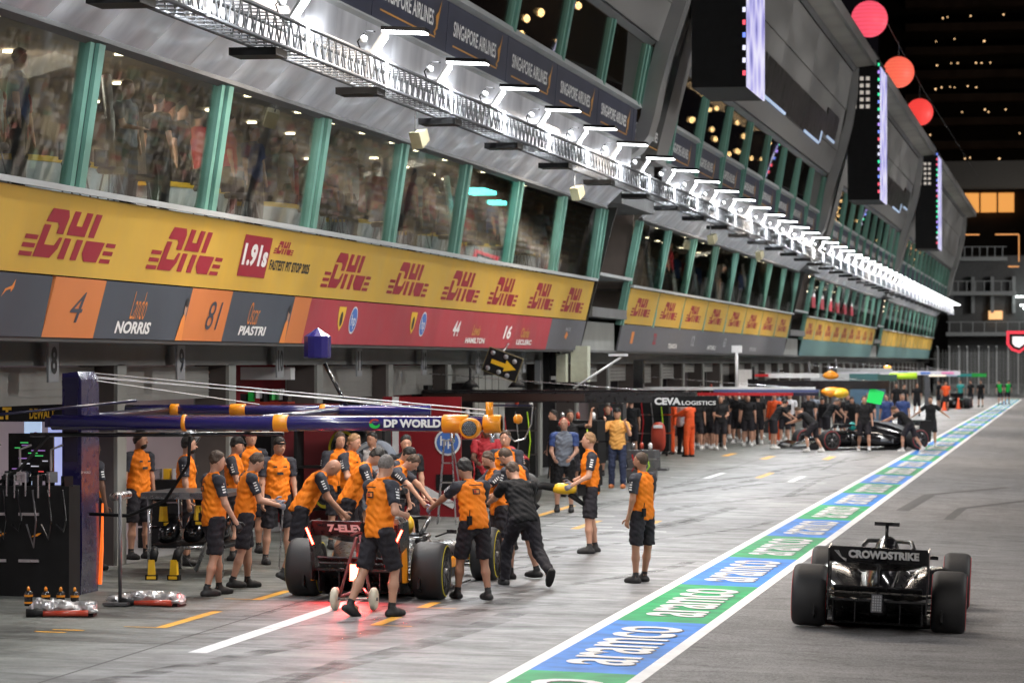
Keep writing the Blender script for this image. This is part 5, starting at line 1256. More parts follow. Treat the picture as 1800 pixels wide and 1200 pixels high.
for i, (X, Y, f, nm_, kw) in enumerate(((-12.6,103,160,'man in black shirt at the garage pier left of the tall bearded man',{}),(-12.3,107,200,'man in grey shirt at the back of the waiting crew',dict(shirt='grey_shirt',sleeve='grey_shirt')),(-11.3,112,175,'orange capped man behind the waiting crew',dict(cap='marshal_orange')),
    (-10.6,115,165,'marshal in orange overalls behind the pushed car nose',dict(shirt='marshal_orange',sleeve='long',lower='marshal_orange',legs='overall')),(-9.5,116.5,190,'man in black with headset behind the pushed car nose',dict(phones='black')),(-8.7,114.5,-60,'man in black stooping at the cockpit of the pushed car',dict(lean=35,armL=(50,5,50,0),armR=(50,5,50,0))),
    (-7.8,115.5,175,'man in black leaning over the engine of the pushed car',dict(lean=25)),(-7.6,121,180,'man in white shirt beyond the rear of the pushed car',dict(shirt='white_shirt',sleeve='white_shirt')),(-6.3,121,170,'man in dark blue beyond the rear wheel of the pushed car',dict(shirt='blue_shirt',sleeve='blue_shirt')),
    (-12.0,120,150,'man in black by the white ribbed door',{}),(-11.2,123,200,'man in grey by the white ribbed door',dict(shirt='grey_shirt',sleeve='grey_shirt')))):
    kw2 = dict(hair=['black','brown','grey'][i % 3], shoe='shoe_white'); kw2.update(kw); pos(0, X, Y, f, nm_, **kw2)

byst = [person('bystander in black in the dense crowd at the far garages', gp(-12.6, 101+k*3), 150+20*k, group='bystanders at the far garages', hair=['black','brown','grey'][k], shoe='shoe_white', res=.03, **dict(DK, **kw)) for k, kw in enumerate(({}, dict(armL=(20,8,80,-20)), dict(armR=(10,8,90,-20))))]
bt = [snapshot(q) for q in byst]
for k in range(20): dup(byst[k % 3], gp(-12.9+rnd.random()*1.3, 99+k*1.7), rnd.uniform(1.5,4.5), tree=bt[k % 3])

# guests behind the lounge glass: five built, copied along the windows
gst = []
for i, (sh_, hr_, kw) in enumerate((('black_shirt','black',{}), ('white_shirt','brown',dict(armL=(20,8,120,-10))), ('red_shirt','black',{}), ('grey_shirt','blond',dict(armR=(20,8,80,-20))), ('blue_shirt','brown',{}))):
    gst.append(person('guest in %s shirt standing behind the lounge glass' % ['black','white','red','grey','blue'][i], (-13.0, 45+7*i, 5.0), -90+30*i, shirt=sh_, sleeve=sh_, hair=hr_, lower='black_shirt', legs='trousers', yoke=False, res=.032, group='guests behind the lounge glass', **kw))
gt = [snapshot(g_) for g_ in gst]
for k in range(45):
    i = rnd.randrange(5); y = 31+k*1.5 if k < 30 else 88+(k-30)*3
    dup(gst[i], (-12.5-rnd.random()*1.6, y+rnd.uniform(-.5,.5), 5.0), rnd.uniform(-2.4,-.4), tree=gt[i])
# ============================================================ RACING CARS
def sec(y, cx, w_, z0, z1, e=2.6, n=16, top=1.0):
    ps = []
    for i in range(n):
        a = 2*math.pi*(i+.5)/n; c_, s_ = math.cos(a), math.sin(a)
        x = abs(c_)**(2/e)*math.copysign(1, c_); z = abs(s_)**(2/e)*math.copysign(1, s_)
        ww = w_*(1-(1-top)*max(0, z)); ps.append((cx+x*ww, y, (z0+z1)/2+z*(z1-z0)/2))
    return ps
def racing_car(name, label, loc, rz, body, accent, wing_txt, txt_m, ring, lights, helmet, wear=None):
    t = thing(name, label, 'racing car', loc, rz)
    Bm, A = M[body], M[accent]; C = M['carbon']
    MB().loft([sec(4.62,0,.05,.13,.20), sec(4.45,0,.09,.13,.28), sec(4.0,0,.13,.16,.40), sec(3.5,0,.18,.16,.52), sec(3.0,0,.25,.12,.61), sec(2.5,0,.30,.10,.63), sec(2.35,0,.31,.10,.60)]).build('nose', Bm, t)
    MB().loft([sec(2.36,0,.32,.10,.56), sec(1.9,0,.36,.10,.55), sec(1.6,0,.36,.10,.6), sec(1.0,0,.30,.12,.56), sec(.4,0,.18,.14,.48), sec(-.25,0,.12,.18,.42), sec(-.55,0,.08,.22,.38)]).build('chassis', C, t)
    ec = MB().loft([sec(1.78,0,.135,.60,.98,2.2), sec(1.6,0,.17,.5,1.0,2.2,top=.8), sec(1.2,0,.20,.40,.97,2.0,top=.6), sec(.7,0,.20,.34,.88,1.9,top=.4), sec(.2,0,.17,.32,.74,1.8,top=.3), sec(-.15,0,.10,.34,.58,1.8,top=.3)]).build('engine_cover', Bm, t)
    MB().prism([(1.5,.98),(1.2,1.0),(.5,.93),(.0,.78),(-.1,.62),(.6,.7),(1.4,.9)], (-.012,0,0), (0,1,0), (0,0,1), (.024,0,0)).build('shark_fin', A, ec)
    for sx in (-1, 1):
        MB().loft([sec(2.35,sx*.60,.20,.34,.60), sec(2.15,sx*.58,.26,.22,.63), sec(1.6,sx*.54,.30,.12,.62), sec(1.0,sx*.44,.27,.12,.52), sec(.5,sx*.32,.19,.14,.42), sec(.15,sx*.22,.10,.18,.36)]).build('sidepod', Bm, t)
        MB().loft([sec(2.2,sx*.77,.02,.36,.52), sec(1.5,sx*.80,.02,.30,.46), sec(.9,sx*.66,.02,.24,.38)]).build('side_stripe', A, t)
        MB().tube([(sx*.30,2.75,.62),(sx*.52,2.65,.70)], .012, 6).box((sx*.54,2.64,.70), (.13,.05,.05)).build('mirror', Bm, t)
        # diffuser side and floor edge
        MB().prism([(3.0,.05),(.2,.05),(-.45,.30),(-.45,.16),(.1,.03),(3.0,.03)], (sx*.72,0,0), (0,1,0), (0,0,1), (sx*.02,0,0)).build('floor_edge', C, t)
        MB().prism([(.2,.06),(-.52,.10),(-.56,.36),(-.3,.36)], (sx*.5,0,0), (0,1,0), (0,0,1), (sx*.012,0,0)).build('diffuser_strake', C, t)
        MB().prism([(.1,.06),(-.50,.12),(-.52,.34)], (sx*.25,0,0), (0,1,0), (0,0,1), (sx*.012,0,0)).build('diffuser_strake', C, t)
        # endplates: curved outer plates that roll into the wing
        b = MB(); W = .57
        plate = [(-.30,.22),(-.72,.26),(-.76,.62),(-.84,.72),(-.86,.97),(-.32,.99),(-.24,.70)]
        b.prism(plate, (sx*W-sx*.02,0,0), (0,1,0), (0,0,1), (sx*.018,0,0))
        ep = b.build('endplate', Bm if wing_txt != '7-ELEVEN' else C, t)
        if wing_txt == '7-ELEVEN': MB().prism([(-.30,.22),(-.66,.24),(-.72,.60),(-.45,.66)], (sx*W+sx*.001,0,0), (0,1,0), (0,0,1), (sx*.006,0,0)).build('endplate_panel', M['orange_paint'], ep)
        # suspension
        for (a, c_) in (((sx*.10,.35,.34),(sx*.66,0,.42)), ((sx*.10,-.3,.32),(sx*.66,0,.42)), ((sx*.12,.3,.20),(sx*.66,0,.24)), ((sx*.10,-.3,.2),(sx*.66,0,.24)), ((sx*.1,.0,.26),(sx*.66,0,.33)),
                        ((sx*.2,3.4,.44),(sx*.68,3.6,.46)), ((sx*.18,3.85,.40),(sx*.68,3.6,.46)), ((sx*.2,3.4,.24),(sx*.68,3.6,.26)), ((sx*.16,3.9,.22),(sx*.68,3.6,.26))):
            MB().tube([a, c_], .016, 6).build('suspension_arm', C, t)
        MB().box((sx*.66,0,.34), (.09,.34,.36)).build('brake_duct', C, t)
        MB().box((sx*.70,3.6,.34), (.09,.34,.36)).build('brake_duct', C, t)
        for (y, wd, r) in ((0,.40,.36),(3.6,.34,.36)):
            xo = sx*(1.0-wd/2)
            h = wd/2; pr = [(.235,-h+.02),(.30,-h),(.335,-h+.015),(r-.006,-h+.05),(r,-h+.085),(r,h-.085),(r-.006,h-.05),(.335,h-.015),(.30,h),(.235,h-.02)]
            w_ = MB().lathe(pr, n=44, axis='X', caps=False).build('wheel', M['rubber'], t, loc=(xo, y, r))
            MB().lathe([(.238,sx*(h-.03)),(.225,sx*(h-.012)),(.10,sx*(h-.02)),(.05,sx*(h-.05)),(0,sx*(h-.05))], n=28, axis='X').build('rim', M['carbon'], w_)
            MB().lathe([(.237,-sx*(h-.02)),(.2,-sx*(h-.06)),(0,-sx*(h-.06))], n=28, axis='X').build('rim', M['dark_steel'], w_)
            for q in (-1, 1):
                MB().lathe([(.304,q*(h+.0015)),(.318,q*(h-.004))], n=44, axis='X', caps=False).build('sidewall_band', M[ring], w_)
            b = MB()
            for q in range(7):
                a = 2*math.pi*q/7; b.tube([(sx*(h-.03),.05*math.cos(a),.05*math.sin(a)),(sx*(h-.012),.21*math.cos(a+.2),.21*math.sin(a+.2))], .014, 5)
            b.build('spokes', M['dark_steel'], w_, kind='stuff')
            MB().lathe([(0,sx*(h-.0)),(.035,sx*(h-.0)),(.04,sx*(h-.05))], n=10, axis='X').build('wheel_nut', M['steel'], w_)
    # floor and diffuser roof
    MB().prism([(-.3,3.0),(-.75,2.3),(-.78,.4),(-.52,.3),(.52,.3),(.78,.4),(.75,2.3),(.3,3.0)], (0,0,.03), (1,0,0), (0,1,0), (0,0,.03)).build('floor', C, t)
    b = MB(); b.add([(-.55,.3,.06),(.55,.3,.06),(.55,-.55,.36),(-.55,-.55,.36),(-.55,.3,.08),(.55,.3,.08),(.55,-.55,.385),(-.55,-.55,.385)], [(0,1,2,3),(7,6,5,4),(0,4,5,1),(2,6,7,3),(1,5,6,2),(0,3,7,4)]); b.build('diffuser', C, t)
    # rear wing: spoon shaped lower plane, upright flap
    def plane(zc, zt, yb, yt, thick, curve, n=17, W=.555):
        vs = []; fs = []
        for i in range(n):
            x = -W+2*W*i/(n-1); e = abs(x/W)**3; zz = zc+curve*e
            for (dy, dz) in ((0,0),(yt-yb,(zt-zc)*(1-.0*e)),(yt-yb+.02,(zt-zc)+.012),(thick,thick*.4)): vs.append((x, yb+dy, zz+dz))
        for i in range(n-1):
            for j in range(4): fs.append((i*4+j, i*4+(j+1)%4, (i+1)*4+(j+1)%4, (i+1)*4+j))
        fs += [(0,1,2,3), tuple(range((n-1)*4, n*4))[::-1]]; b = MB(); b.add(vs, fs, False); return b
    plane(.70,.80,-.30,-.66,.03,.10).build('wing_plane', C, t)
    fw_ = MB(); 
    vs = [(-.553,-.64,.80),(.553,-.64,.80),(.553,-.80,.985),(-.553,-.80,.985)]; fw_.add(vs+[(x,y+.035,z+.006) for x,y,z in vs], [(0,1,2,3),(7,6,5,4),(0,4,5,1),(1,5,6,2),(2,6,7,3),(3,7,4,0)])
    flap = fw_.build('wing_flap', C if wing_txt == '7-ELEVEN' else M['black_gloss'], t)
    u, v = (1,0,0), Vector((0,-.16,.185)).normalized()
    n_ = Vector(u).cross(v)
    if wing_txt == '7-ELEVEN': text(wing_txt, txt_m, flap, Vector((-.36,-.645,.805))+n_*.006+v*.06, u, v, .66, .13, bold=.05)
    elif wing_txt: text(wing_txt, txt_m, flap, Vector((-.345,-.645,.805))+n_*.006+v*.075, u, v, .80, .13, bold=.06)
    if wing_txt == 'CROWDSTRIKE':
        b = MB()
        for q in range(3): b.tube([Vector((-.50+.02*q,-.76+.0*q,.945))+n_*.008, Vector((-.44+.01*q,-.70,.875-.008*q))+n_*.008, Vector((-.37,-.675,.845-.012*q))+n_*.008], .0035, 4)
        b.build('emblem', M['white_print'], flap)
    MB().prism([(-.50,.30),(-.62,.70),(-.74,.80),(-.70,.68),(-.55,.30)], (-.012,0,0), (0,1,0), (0,0,1), (.024,0,0)).build('wing_pylon', C, t)
    MB().box((0,-.50,.43), (1.0,.20,.02), (R(-20),0,0)).box((0,-.60,.50), (1.0,.14,.018), (R(-30),0,0)).build('beam_wing', C, t)
    MB().lathe([(.055,-.50),(.06,-.30),(.05,-.1)], (0,0,.47), axis='Y', n=14, caps=False).build('exhaust', M['steel'], t)
    MB().box((0,-.60,.33), (.14,.34,.14)).build('crash_structure', C, t)
    rl = MB().box((0,-.775,.36), (.12,.02,.20)).build('rain_light', M['grey_banner'] if not lights else M['rain_light'], t)
    if lights:
        MB().box((0,-.788,.36), (.05,.01,.12)).build('lens', M['rain_core'], rl)
        for sx in (-1,1): MB().box((sx*.555,-.865,.80), (.024,.012,.22), (0,R(sx*24),0)).build('tail_light', M['rain_light'], t)
        ld = bpy.data.lights.new('rain_lamp', 'AREA'); ld.size = .14; ld.energy = 45; ld.color = (1,.03,.03)
        l = bpy.data.objects.new('rain_lamp', ld); COL.objects.link(l); l.parent = t; l.location = (0,-.83,.36); l.rotation_euler = (R(-65),0,0)
        for sx in (-1,1):
            ld = bpy.data.lights.new('tail_lamp', 'AREA'); ld.size = .05; ld.energy = 4; ld.color = (1,.03,.03)
            l = bpy.data.objects.new('tail_lamp', ld); COL.objects.link(l); l.parent = t; l.location = (sx*.555,-.885,.80); l.rotation_euler = (R(-80),0,0)
    else:
        b = MB()
        for q in range(4):
            for r_ in range(6): b.box((-.04+q*.027,-.79,.285+r_*.03), (.018,.01,.02))
        b.build('lens', M['grey_print'], rl, kind='stuff')
    # airbox intake, camera bar, halo, driver
    MB().lathe([(.10,0),(.12,.03),(.08,.06)], (0,1.78,.87), axis='Y', n=16).build('airbox', M['black_matte'], t)
    MB().tube([(0,1.45,.98),(0,1.45,1.13)], .022, 8).build('camera_stem', A if wing_txt != '7-ELEVEN' else C, t)
    MB().box((0,1.45,1.15), (.30,.09,.045)).build('camera_bar', C, t)
    MB().tube([(.0,3.02,.60),(0,2.92,.80),(.0,2.86,.85)], .028, 8).build('halo_strut', C, t)
    hp = [(-.30,1.75,.70),(-.31,2.1,.83),(-.27,2.5,.88),(-.14,2.8,.87),(0,2.88,.86),(.14,2.8,.87),(.27,2.5,.88),(.31,2.1,.83),(.30,1.75,.70)]
    MB().tube(hp, .028, 8).build('halo', C, t)
    hl = MB().lathe([(.135*math.sin(math.pi*i/12), .15*math.cos(math.pi*i/12)) for i in range(13)], (0,2.12,.80), n=20, caps=False).build('helmet', M[helmet], t)
    MB().box((0,2.24,.81), (.17,.05,.06)).build('visor', M['visor'], hl)
    # cockpit rim and front wing
    MB().tube([(-.24,1.85,.61),(-.26,2.3,.63),(-.2,2.75,.63),(0,2.85,.62),(.2,2.75,.63),(.26,2.3,.63),(.24,1.85,.61)], .04, 8).build('headrest', C, t)
    for k in range(3):
        b = MB(); n = 13; vs = []; fs = []
        for i in range(n):
            x = -.92+1.84*i/(n-1); z = .10+.055*k+.03*(abs(x)/.92)*k
            vs += [(x,4.72-.13*k-.15*abs(x),z),(x,4.55-.13*k-.15*abs(x),z+.04+.02*k),(x,4.55-.13*k-.15*abs(x),z+.055+.02*k),(x,4.72-.13*k-.15*abs(x),z+.012)]
        for i in range(n-1):
            for j in range(4): fs.append((i*4+j, i*4+(j+1)%4, (i+1)*4+(j+1)%4, (i+1)*4+j))
        fs += [(0,1,2,3), tuple(range((n-1)*4, n*4))]; b.add(vs, fs); b.build('front_wing', [C, A, Bm][k], t)
    for sx in (-1,1): MB().prism([(4.62,.05),(4.1,.05),(4.08,.24),(4.4,.30)], (sx*.93,0,0), (0,1,0), (0,0,1), (sx*.015,0,0)).build('wing_endplate', Bm, t)
    return t
def seat_car(X, Y): return (X, Y, gz(X))
oc = racing_car('racing_car', 'orange and black open wheel racing car in its box with red tail lights lit', seat_car(-8.68, 38.95), 0, 'carbon', 'orange_paint', '7-ELEVEN', M['white_print'], 'tyre_yellow', True, 'tool_yellow')
oc.rotation_euler = (0, math.atan(.018), 0)
oc.children  # car built
for c_ in oc.children:
    if c_.name.startswith('sidepod'): c_.data.materials[0] = M['carbon']
mc = racing_car('racing_car', 'black open wheel racing car driving away along the fast lane at the right', seat_car(-2.22, 37.1), 0, 'black_gloss', 'teal_paint', 'CROWDSTRIKE', M['grey_print'] if False else M['white_print'], 'tyre_red', False, 'yellow_print')
mc.rotation_euler = (0, math.atan(.045), R(1.1))
for o in list(mc.children)+[q for c_ in mc.children for q in c_.children]:
    if o.name.startswith(('shark_fin','camera_stem')): o.data.materials[0] = M['black_gloss']
    if o.name.startswith('helmet'): o.data.materials[0] = M['black_matte']
sc_ = racing_car('racing_car', 'black racing car with silver and teal flank being pushed backwards to its garage', seat_car(-8.6, 107.4), 0, 'black_gloss', 'silver_paint', '', M['white_print'], 'tyre_red', False, 'teal_paint')
# second dark car stands turned across the lane: rear towards the garages
sc_.location = (-5.7, 110.0, gz(-6)); sc_.rotation_euler = (0, 0, R(128))
fcar = dup(sc_, (-7.4, 205, gz(-7.4)), label='far green and black racing car in the last visible car box', rot=(0,0,R(0)))
for (X, Y) in ():
    pass

# ============================================================ OVERHEAD BOOMS
NV = M['navy_paint']; OP = M['orange_paint']
g = thing('overhead_boom', 'dark blue overhead boom with orange clamps, white lettering and a honeycomb lamp', 'service boom', (-12.1, 38.4, .12))
gx, gy, gzz = -12.1, 38.4, .12
def L(X, Y, Z): return (X-gx, Y-gy, Z-gzz)
b = MB(); b.prism([(-.24,.0),(.0,0),(.02,.5),(.01,1.4),(.01,2.66),(-.05,2.76),(-.24,2.74)], (0,-.45,0), (1,0,0), (0,0,1), (0,.72,0)); b.build('tower', mat('tower_navy', (.010,.008,.06), .25, coat=.5, rvar=.06), g)
MB().box((-.12,-.455,2.62), (.2,.03,.14)).box((-.12,-.455,2.1), (.17,.02,.9)).build('tower_panel', M['navy_dark'], g)
ar = MB(); pts = [(.045,1.1),(.035,.8),(.02,.5),(-.0,.25),(-.04,.08)]
ar.prism(pts+[(.035,.08),(.055,.5),(.055,1.1)], (0,.272,0), (1,0,0), (0,0,1), (0,.05,0)); ar.build('orange_edge', M['orange_selflit'], g)
MB().tube([L(-12.32,37.5,2.26), L(-9.0,37.5,2.26), L(-6.72,37.5,2.26)], .092, 18).build('front_rail', NV, g)
MB().tube([L(-12.9,42.5,2.34), L(-8.6,42.5,2.34)], .07, 14).build('rear_rail', NV, g)
for X in (-12.3, -9.9): MB().tube([L(X,37.5,2.28), L(X,42.5,2.34)], .05, 10).build('cross_rail', M['navy_dark'], g)
MB().box(L(-12.25,37.9,2.26), (.3,.9,.12)).build('arm_block', M['navy_dark'], g)
MB().tube([L(-12.7,37.8,2.1), L(-9.5,37.9,2.12)], .03, 8).build('air_pipe', M['black_gloss'], g)
for X, w_ in ((-10.64,.05), (-9.43,.18)): MB().lathe([(.098,-w_/2),(.104,-w_/2+.01),(.104,w_/2-.01),(.098,w_/2)], L(X,37.5,2.26), 'X', 24).build('clamp', OP, g)
for X, w_ in ((-12.2,.12),(-11.3,.22),(-10.1,.08)): MB().lathe([(.076,-w_/2),(.085,-w_/2+.01),(.085,w_/2-.01),(.076,w_/2)], L(X,42.5,2.34), 'X', 20).build('clamp', OP, g)
text('DP WORLD', M['white_print'], g, L(-8.14,37.39,2.215), (1,0,0), (0,0,1), .70, .10, bold=.05)
sheet([[(.5+.5*math.cos(a),.5+.5*math.sin(a)) for a in [R(20*i) for i in range(2,10)]]+[(.5+.3*math.cos(a),.55+.3*math.sin(a)) for a in [R(20*i) for i in range(9,1,-1)]]], M['ext_red'], g, L(-8.32,37.39,2.2), (1,0,0), (0,0,1), .14, .12)
sheet([[(.5+.5*math.cos(a),.5+.5*math.sin(a)) for a in [R(20*i) for i in range(9,18)]]+[(.6+.3*math.cos(a),.65+.35*math.sin(a)) for a in [R(20*i) for i in range(17,9,-1)]]], M['green_paint'], g, L(-8.32,37.388,2.2), (1,0,0), (0,0,1), .14, .12)
def drum(X, w_, nm='clamp_drum'):
    MB().lathe([(.095,-w_/2),(.112,-w_/2+.015),(.112,w_/2-.015),(.095,w_/2)], L(X,37.5,2.26), 'X', 26).build(nm, OP, g)
drum(-7.28, .32); drum(-6.83, .22)
hd = MB().lathe([(.09,.12),(.115,.10),(.125,.0),(.125,-.10),(.112,-.12),(.085,-.12)], L(-7.06,37.32,2.21), 'Y', 28, caps=True).build('lamp_head', OP, g)
b = MB()
for q in range(-4,5):
    for r_ in range(-4,5):
        x = q*.022+(r_%2)*.011; z = r_*.019
        if x*x+z*z < .0072: b.lathe([(.0085,0),(.0085,-.006)], (L(-7.06,37.19,2.21)[0]+x, L(-7.06,37.19,2.21)[1], L(0,0,2.21)[2]+z), 'Y', 6)
MB().lathe([(0,0),(.092,0),(.092,-.004),(0,-.004)], L(-7.06,37.2,2.21), 'Y', 24).build('lens_plate', M['black_matte'], g)
b.build('honeycomb', mat('honeycomb', (.30,.31,.33), .4, metal=.4), g, kind='stuff')
MB().tube([L(-6.87,37.5,2.3), L(-6.87,37.5,2.52)], .045, 14).build('post', OP, g)
for X in (-7.3,-6.82): MB().tube([L(X,37.4,2.15), L(X,37.4,2.04)], .03, 8).build('coupling', M['steel'], g)
MB().box(L(-6.62,37.6,2.48), (.5,.03,.02)).build('bracket', M['navy_dark'], g)
MB().tube([L(-6.36,37.6,2.48), L(-6.38,37.6,2.25), L(-6.46,37.6,2.08), L(-6.58,37.6,2.05), L(-6.66,37.6,2.12)], .01, 6).build('hose', M['steel'], g)
MB().lathe([(0,0),(.05,.02),(.06,.08),(.03,.12)], L(-6.68,38.4,2.24), 'Z', 12).build('orange_float', OP, g)
# mast with the faceted cap
MB().tube([L(-9.75,42.5,2.36), L(-10.08,42.5,2.98)], .028, 8).build('mast', M['black_gloss'], g)
MB().lathe([(.18,0),(.19,.02),(.19,.30),(0,.42)], L(-10.18,42.5,3.05), 'Z', 12, smooth=False).build('mast_cap', NV, g)
for (a, c_) in (((-12.0,38.2,2.86),(-6.9,37.6,2.42)), ((-12.0,38.2,2.82),(-7.1,38.4,2.36)), ((-12.0,38.3,2.8),(-9.0,42.5,2.42)), ((-12.2,38.2,2.8),(-11.0,42.5,2.42))):
    MB().tube([L(*a), L(*c_)], .007, 5).build('guy_wire', M['white_metal'], g)
MB().tube([L(-12.9,36.6,2.35), L(-11.4,38.0,2.52)], .018, 8).build('brace_arm', M['navy_dark'], g)
MB().box(L(-12.4,38.4,2.75), (.12,.2,.1)).build('tower_fitting', M['steel'], g)
for pts in ([(-10.6,37.6,2.1),(-10.65,37.7,1.75),(-11.0,37.9,1.3),(-11.5,38,1.1),(-12.0,38,1.12)], [(-12.4,37.6,2.1),(-12.75,37.6,1.7),(-13.0,37.4,1.5)]):
    MB().tube([L(*p) for p in pts], .022, 8).build('air_hose', M['black_matte'], g)
text('DP WORLD', M['white_print'], g, L(-12.09,37.94,1.62), (0,-1,0) if False else (1,0,0), (0,0,1), .12, .03, bold=.02)
# further booms
def boom(label, s, X0, X1, z, h, mats, base=True, dia=False, group=None):
    t = thing('overhead_boom', label, 'service boom', (X0, s, gz(X0)), 0, 'overhead booms along the car boxes'); z0 = gz(X0)
    w_ = X1-X0
    if base: MB().box((-.1,.3,(z+.1)/2), (.35,.5,z+.1)).build('tower', mats[0], t)
    for i, (a, c_, m, dz, hh) in enumerate(mats[1]):
        if dia: MB().tube([(a*w_,0,z+dz-z0),(c_*w_,0,z+dz-z0)], hh/2, 14).build('rail', m, t)
        else: MB().box(((a+c_)/2*w_,0,z+dz-z0), ((c_-a)*w_,.3+.02*i,hh)).build('rail', m, t)
    MB().tube([(0,.1,z+.5-z0),(w_*.85,.1,z+h/2-z0)], .01, 5).build('guy_wire', M['steel'], t)
    MB().tube([(-.1,.3,z+.05),(-.1,.3,z+.55)], .05, 8).build('mast', mats[0], t)
    return t
K, W_ = M['black_gloss'], M['white_paint']
t = boom('flat black overhead boom with a white lettered sign at its end', 66, -13.5, -7.2, 2.26, .2, (M['black_matte'], [(0,.92,M['carbon'],0,.22),(0,.88,K,.135,.04),(0,.55,mat('rust_film', (.03,.012,.008), .4),-.002,.15)]))
MB().box((5.72,-1.4,-.0+2.2-.15), (1.32,.1,.22)).build('sign_board', M['black_matte'], t)
MB().box((5.7,-.7,2.2-.1), (.1,1.4,.08)).build('sign_arm', M['black_matte'], t)
text('CEVA', M['white_print'], t, (5.10,-1.46,1.98), (1,0,0), (0,0,1), .54, .15, bold=.05); text('LOGISTICS', M['white_print'], t, (5.66,-1.46,1.98), (1,0,0), (0,0,1), .70, .085, bold=.03)
MB().tube([(3.2,0,2.3),(4.2,0,2.95)], .025, 8).box((4.15,0,3.0),(.4,.1,.05)).build('lamp_arm', M['white_metal'], t)
for X in (1.0,2.0): MB().lathe([(.2,0),(.12,.1),(.03,.16),(.03,.42)], (X,0,2.32), 'Z', 10).build('aerial', M['black_matte'], t)
t = boom('white and blue overhead boom with a red stripe and an orange yellow end', 98, -13.6, -7.6, 2.09, .25, (M['navy_banner'], [(0,.97,W_,.09,.10),(.45,.99,mat('boom_blue', (.09,.11,.26), .3),.02,.09),(.12,.86,M['red_paint'],-.08,.09),(.3,.36,K,-.075,.095),(.86,.99,M['navy_dark'],-.08,.09)]))
MB().loft([sec(-.15,6.3,.12,1.78,1.98,2), sec(0,6.35,.36,1.80,2.08,2), sec(.15,6.4,.15,1.86,2.02,2)]).build('boom_end', M['orange_paint'], t)
MB().loft([sec(-.2,6.5,.1,1.80,1.9,2), sec(0,6.6,.25,1.74,2.06,2), sec(.1,6.6,.1,1.8,2.02,2)]).build('end_tip', M['tool_yellow'], t)
MB().tube([(3.4,0,2.1),(3.4,0,3.2)], .05, 8).box((3.4,.05,3.25), (.3,.2,.22)).build('camera_mast', M['white_paint'], t)
t = boom('black overhead boom with white lettering and an orange flame shaped cover', 112, -11.0, -6.3, 2.2, .3, (M['black_matte'], [(0,1.0,K,0,.30),(.0,.1,M['red_paint'],.33,.09)]))
MB().box((1.3,0,2.42), (1.9,.08,.16)).build('lettered_plate', M['white_paint'], t)
MB().loft([sec(-.1,2.6,.15,2.3,2.5,2), sec(0,2.65,.3,2.28,2.62,2,top=.3), sec(.1,2.7,.15,2.3,2.5,2)]).build('cover', M['orange_paint'], t)
MB().prism([(0,0),(.5,-.1),(.62,.35),(.12,.5)], (3.9,0,1.7-.2), (1,0,0), (0,0,1), (0,.06,0)).build('green_board', M['green_glow'], t)
t = boom('grey green overhead boom with lime yellow end', 130, -10.5, -7.0, 2.38, .3, (M['grey_banner'], [(0,.45,M['silver_paint'],0,.28),(.45,.8,mat('boom_teal', (.03,.10,.11), .3),-.0,.30),(.78,1.0,mat('boom_darkgreen', (.02,.06,.05), .3),-.02,.28)]))
MB().tube([(3.2,0,2.33),(4.3,0,2.35)], .13, 14).build('boom_end', M['lime_paint'], t)
t = boom('long pale grey overhead boom with blue dashes', 160, -11.6, -5.5, 2.45, .3, (M['grey_banner'], [(0,1.0,mat('boom_pale', (.55,.56,.64), .35),0,.2),(.0,.45,M['silver_paint'],.15,.16),(.5,.58,M['blue_print'],0,.10),(.68,.76,M['blue_print'],0,.10),(.85,.95,mat('boom_pink', (.7,.2,.45), .4),0,.10)]))
MB().loft([sec(-.1,2.5,.15,2.5,2.6,2), sec(0,2.5,.2,2.5,2.72,2), sec(.1,2.5,.15,2.5,2.6,2)]).build('cover', M['orange_paint'], t)
t = boom('farthest thin overhead boom in white, blue and green', 213, -9.4, -5.6, 2.13, .3, (M['grey_banner'], [(0,.3,W_,0,.22),(.3,.55,M['pale_print'],0,.18),(.5,.75,M['teal_paint'],0,.18),(.75,1.0,M['green_paint'],0,.24)]))
MB().box((.6,-.2,2.1), (1.1,.1,.14)).build('lamp', mat('boom_lamp', (1,.9,.7), .5, emit=2, ecol=(1,.85,.6)), t)

# ============================================================ LOOSE EQUIPMENT
# arrow board hanging under the red banner
t = thing('arrow_board', 'tilted black sign board with yellow arrow and six round lamps', 'sign', (-11.45, 64, 2.95))
MB().box((0,0,0), (.72,.07,.48)).build('board', M['black_matte'], t)
MB().box((0,-.01,0), (.75,.04,.51)).build('rim', mat('board_rim', (.18,.15,.07), .6), t)
sheet([[(0,.35),(.55,.35),(.55,.1),(1,.5),(.55,.9),(.55,.65),(0,.65)]], M['tool_yellow'], t, (-.24,-.045,-.16), (1,0,0), (0,0,1), .54, .30, name='arrow')
for (x, z) in ((-.26,.16),(.02,.17),(.22,.14),(-.26,-.17),(-.02,-.17),(.17,-.18)): MB().lathe([(.048,0),(.05,-.02),(0,-.022)], (x,-.035,z), 'Y', 14).build('lamp', M['silver_paint'], t)
MB().tube([(-.1,.1,.2),(-.3,1.6,.35)], .02, 6).build('hanger', M['dark_steel'], t)
t.rotation_euler = (0, R(20), 0)
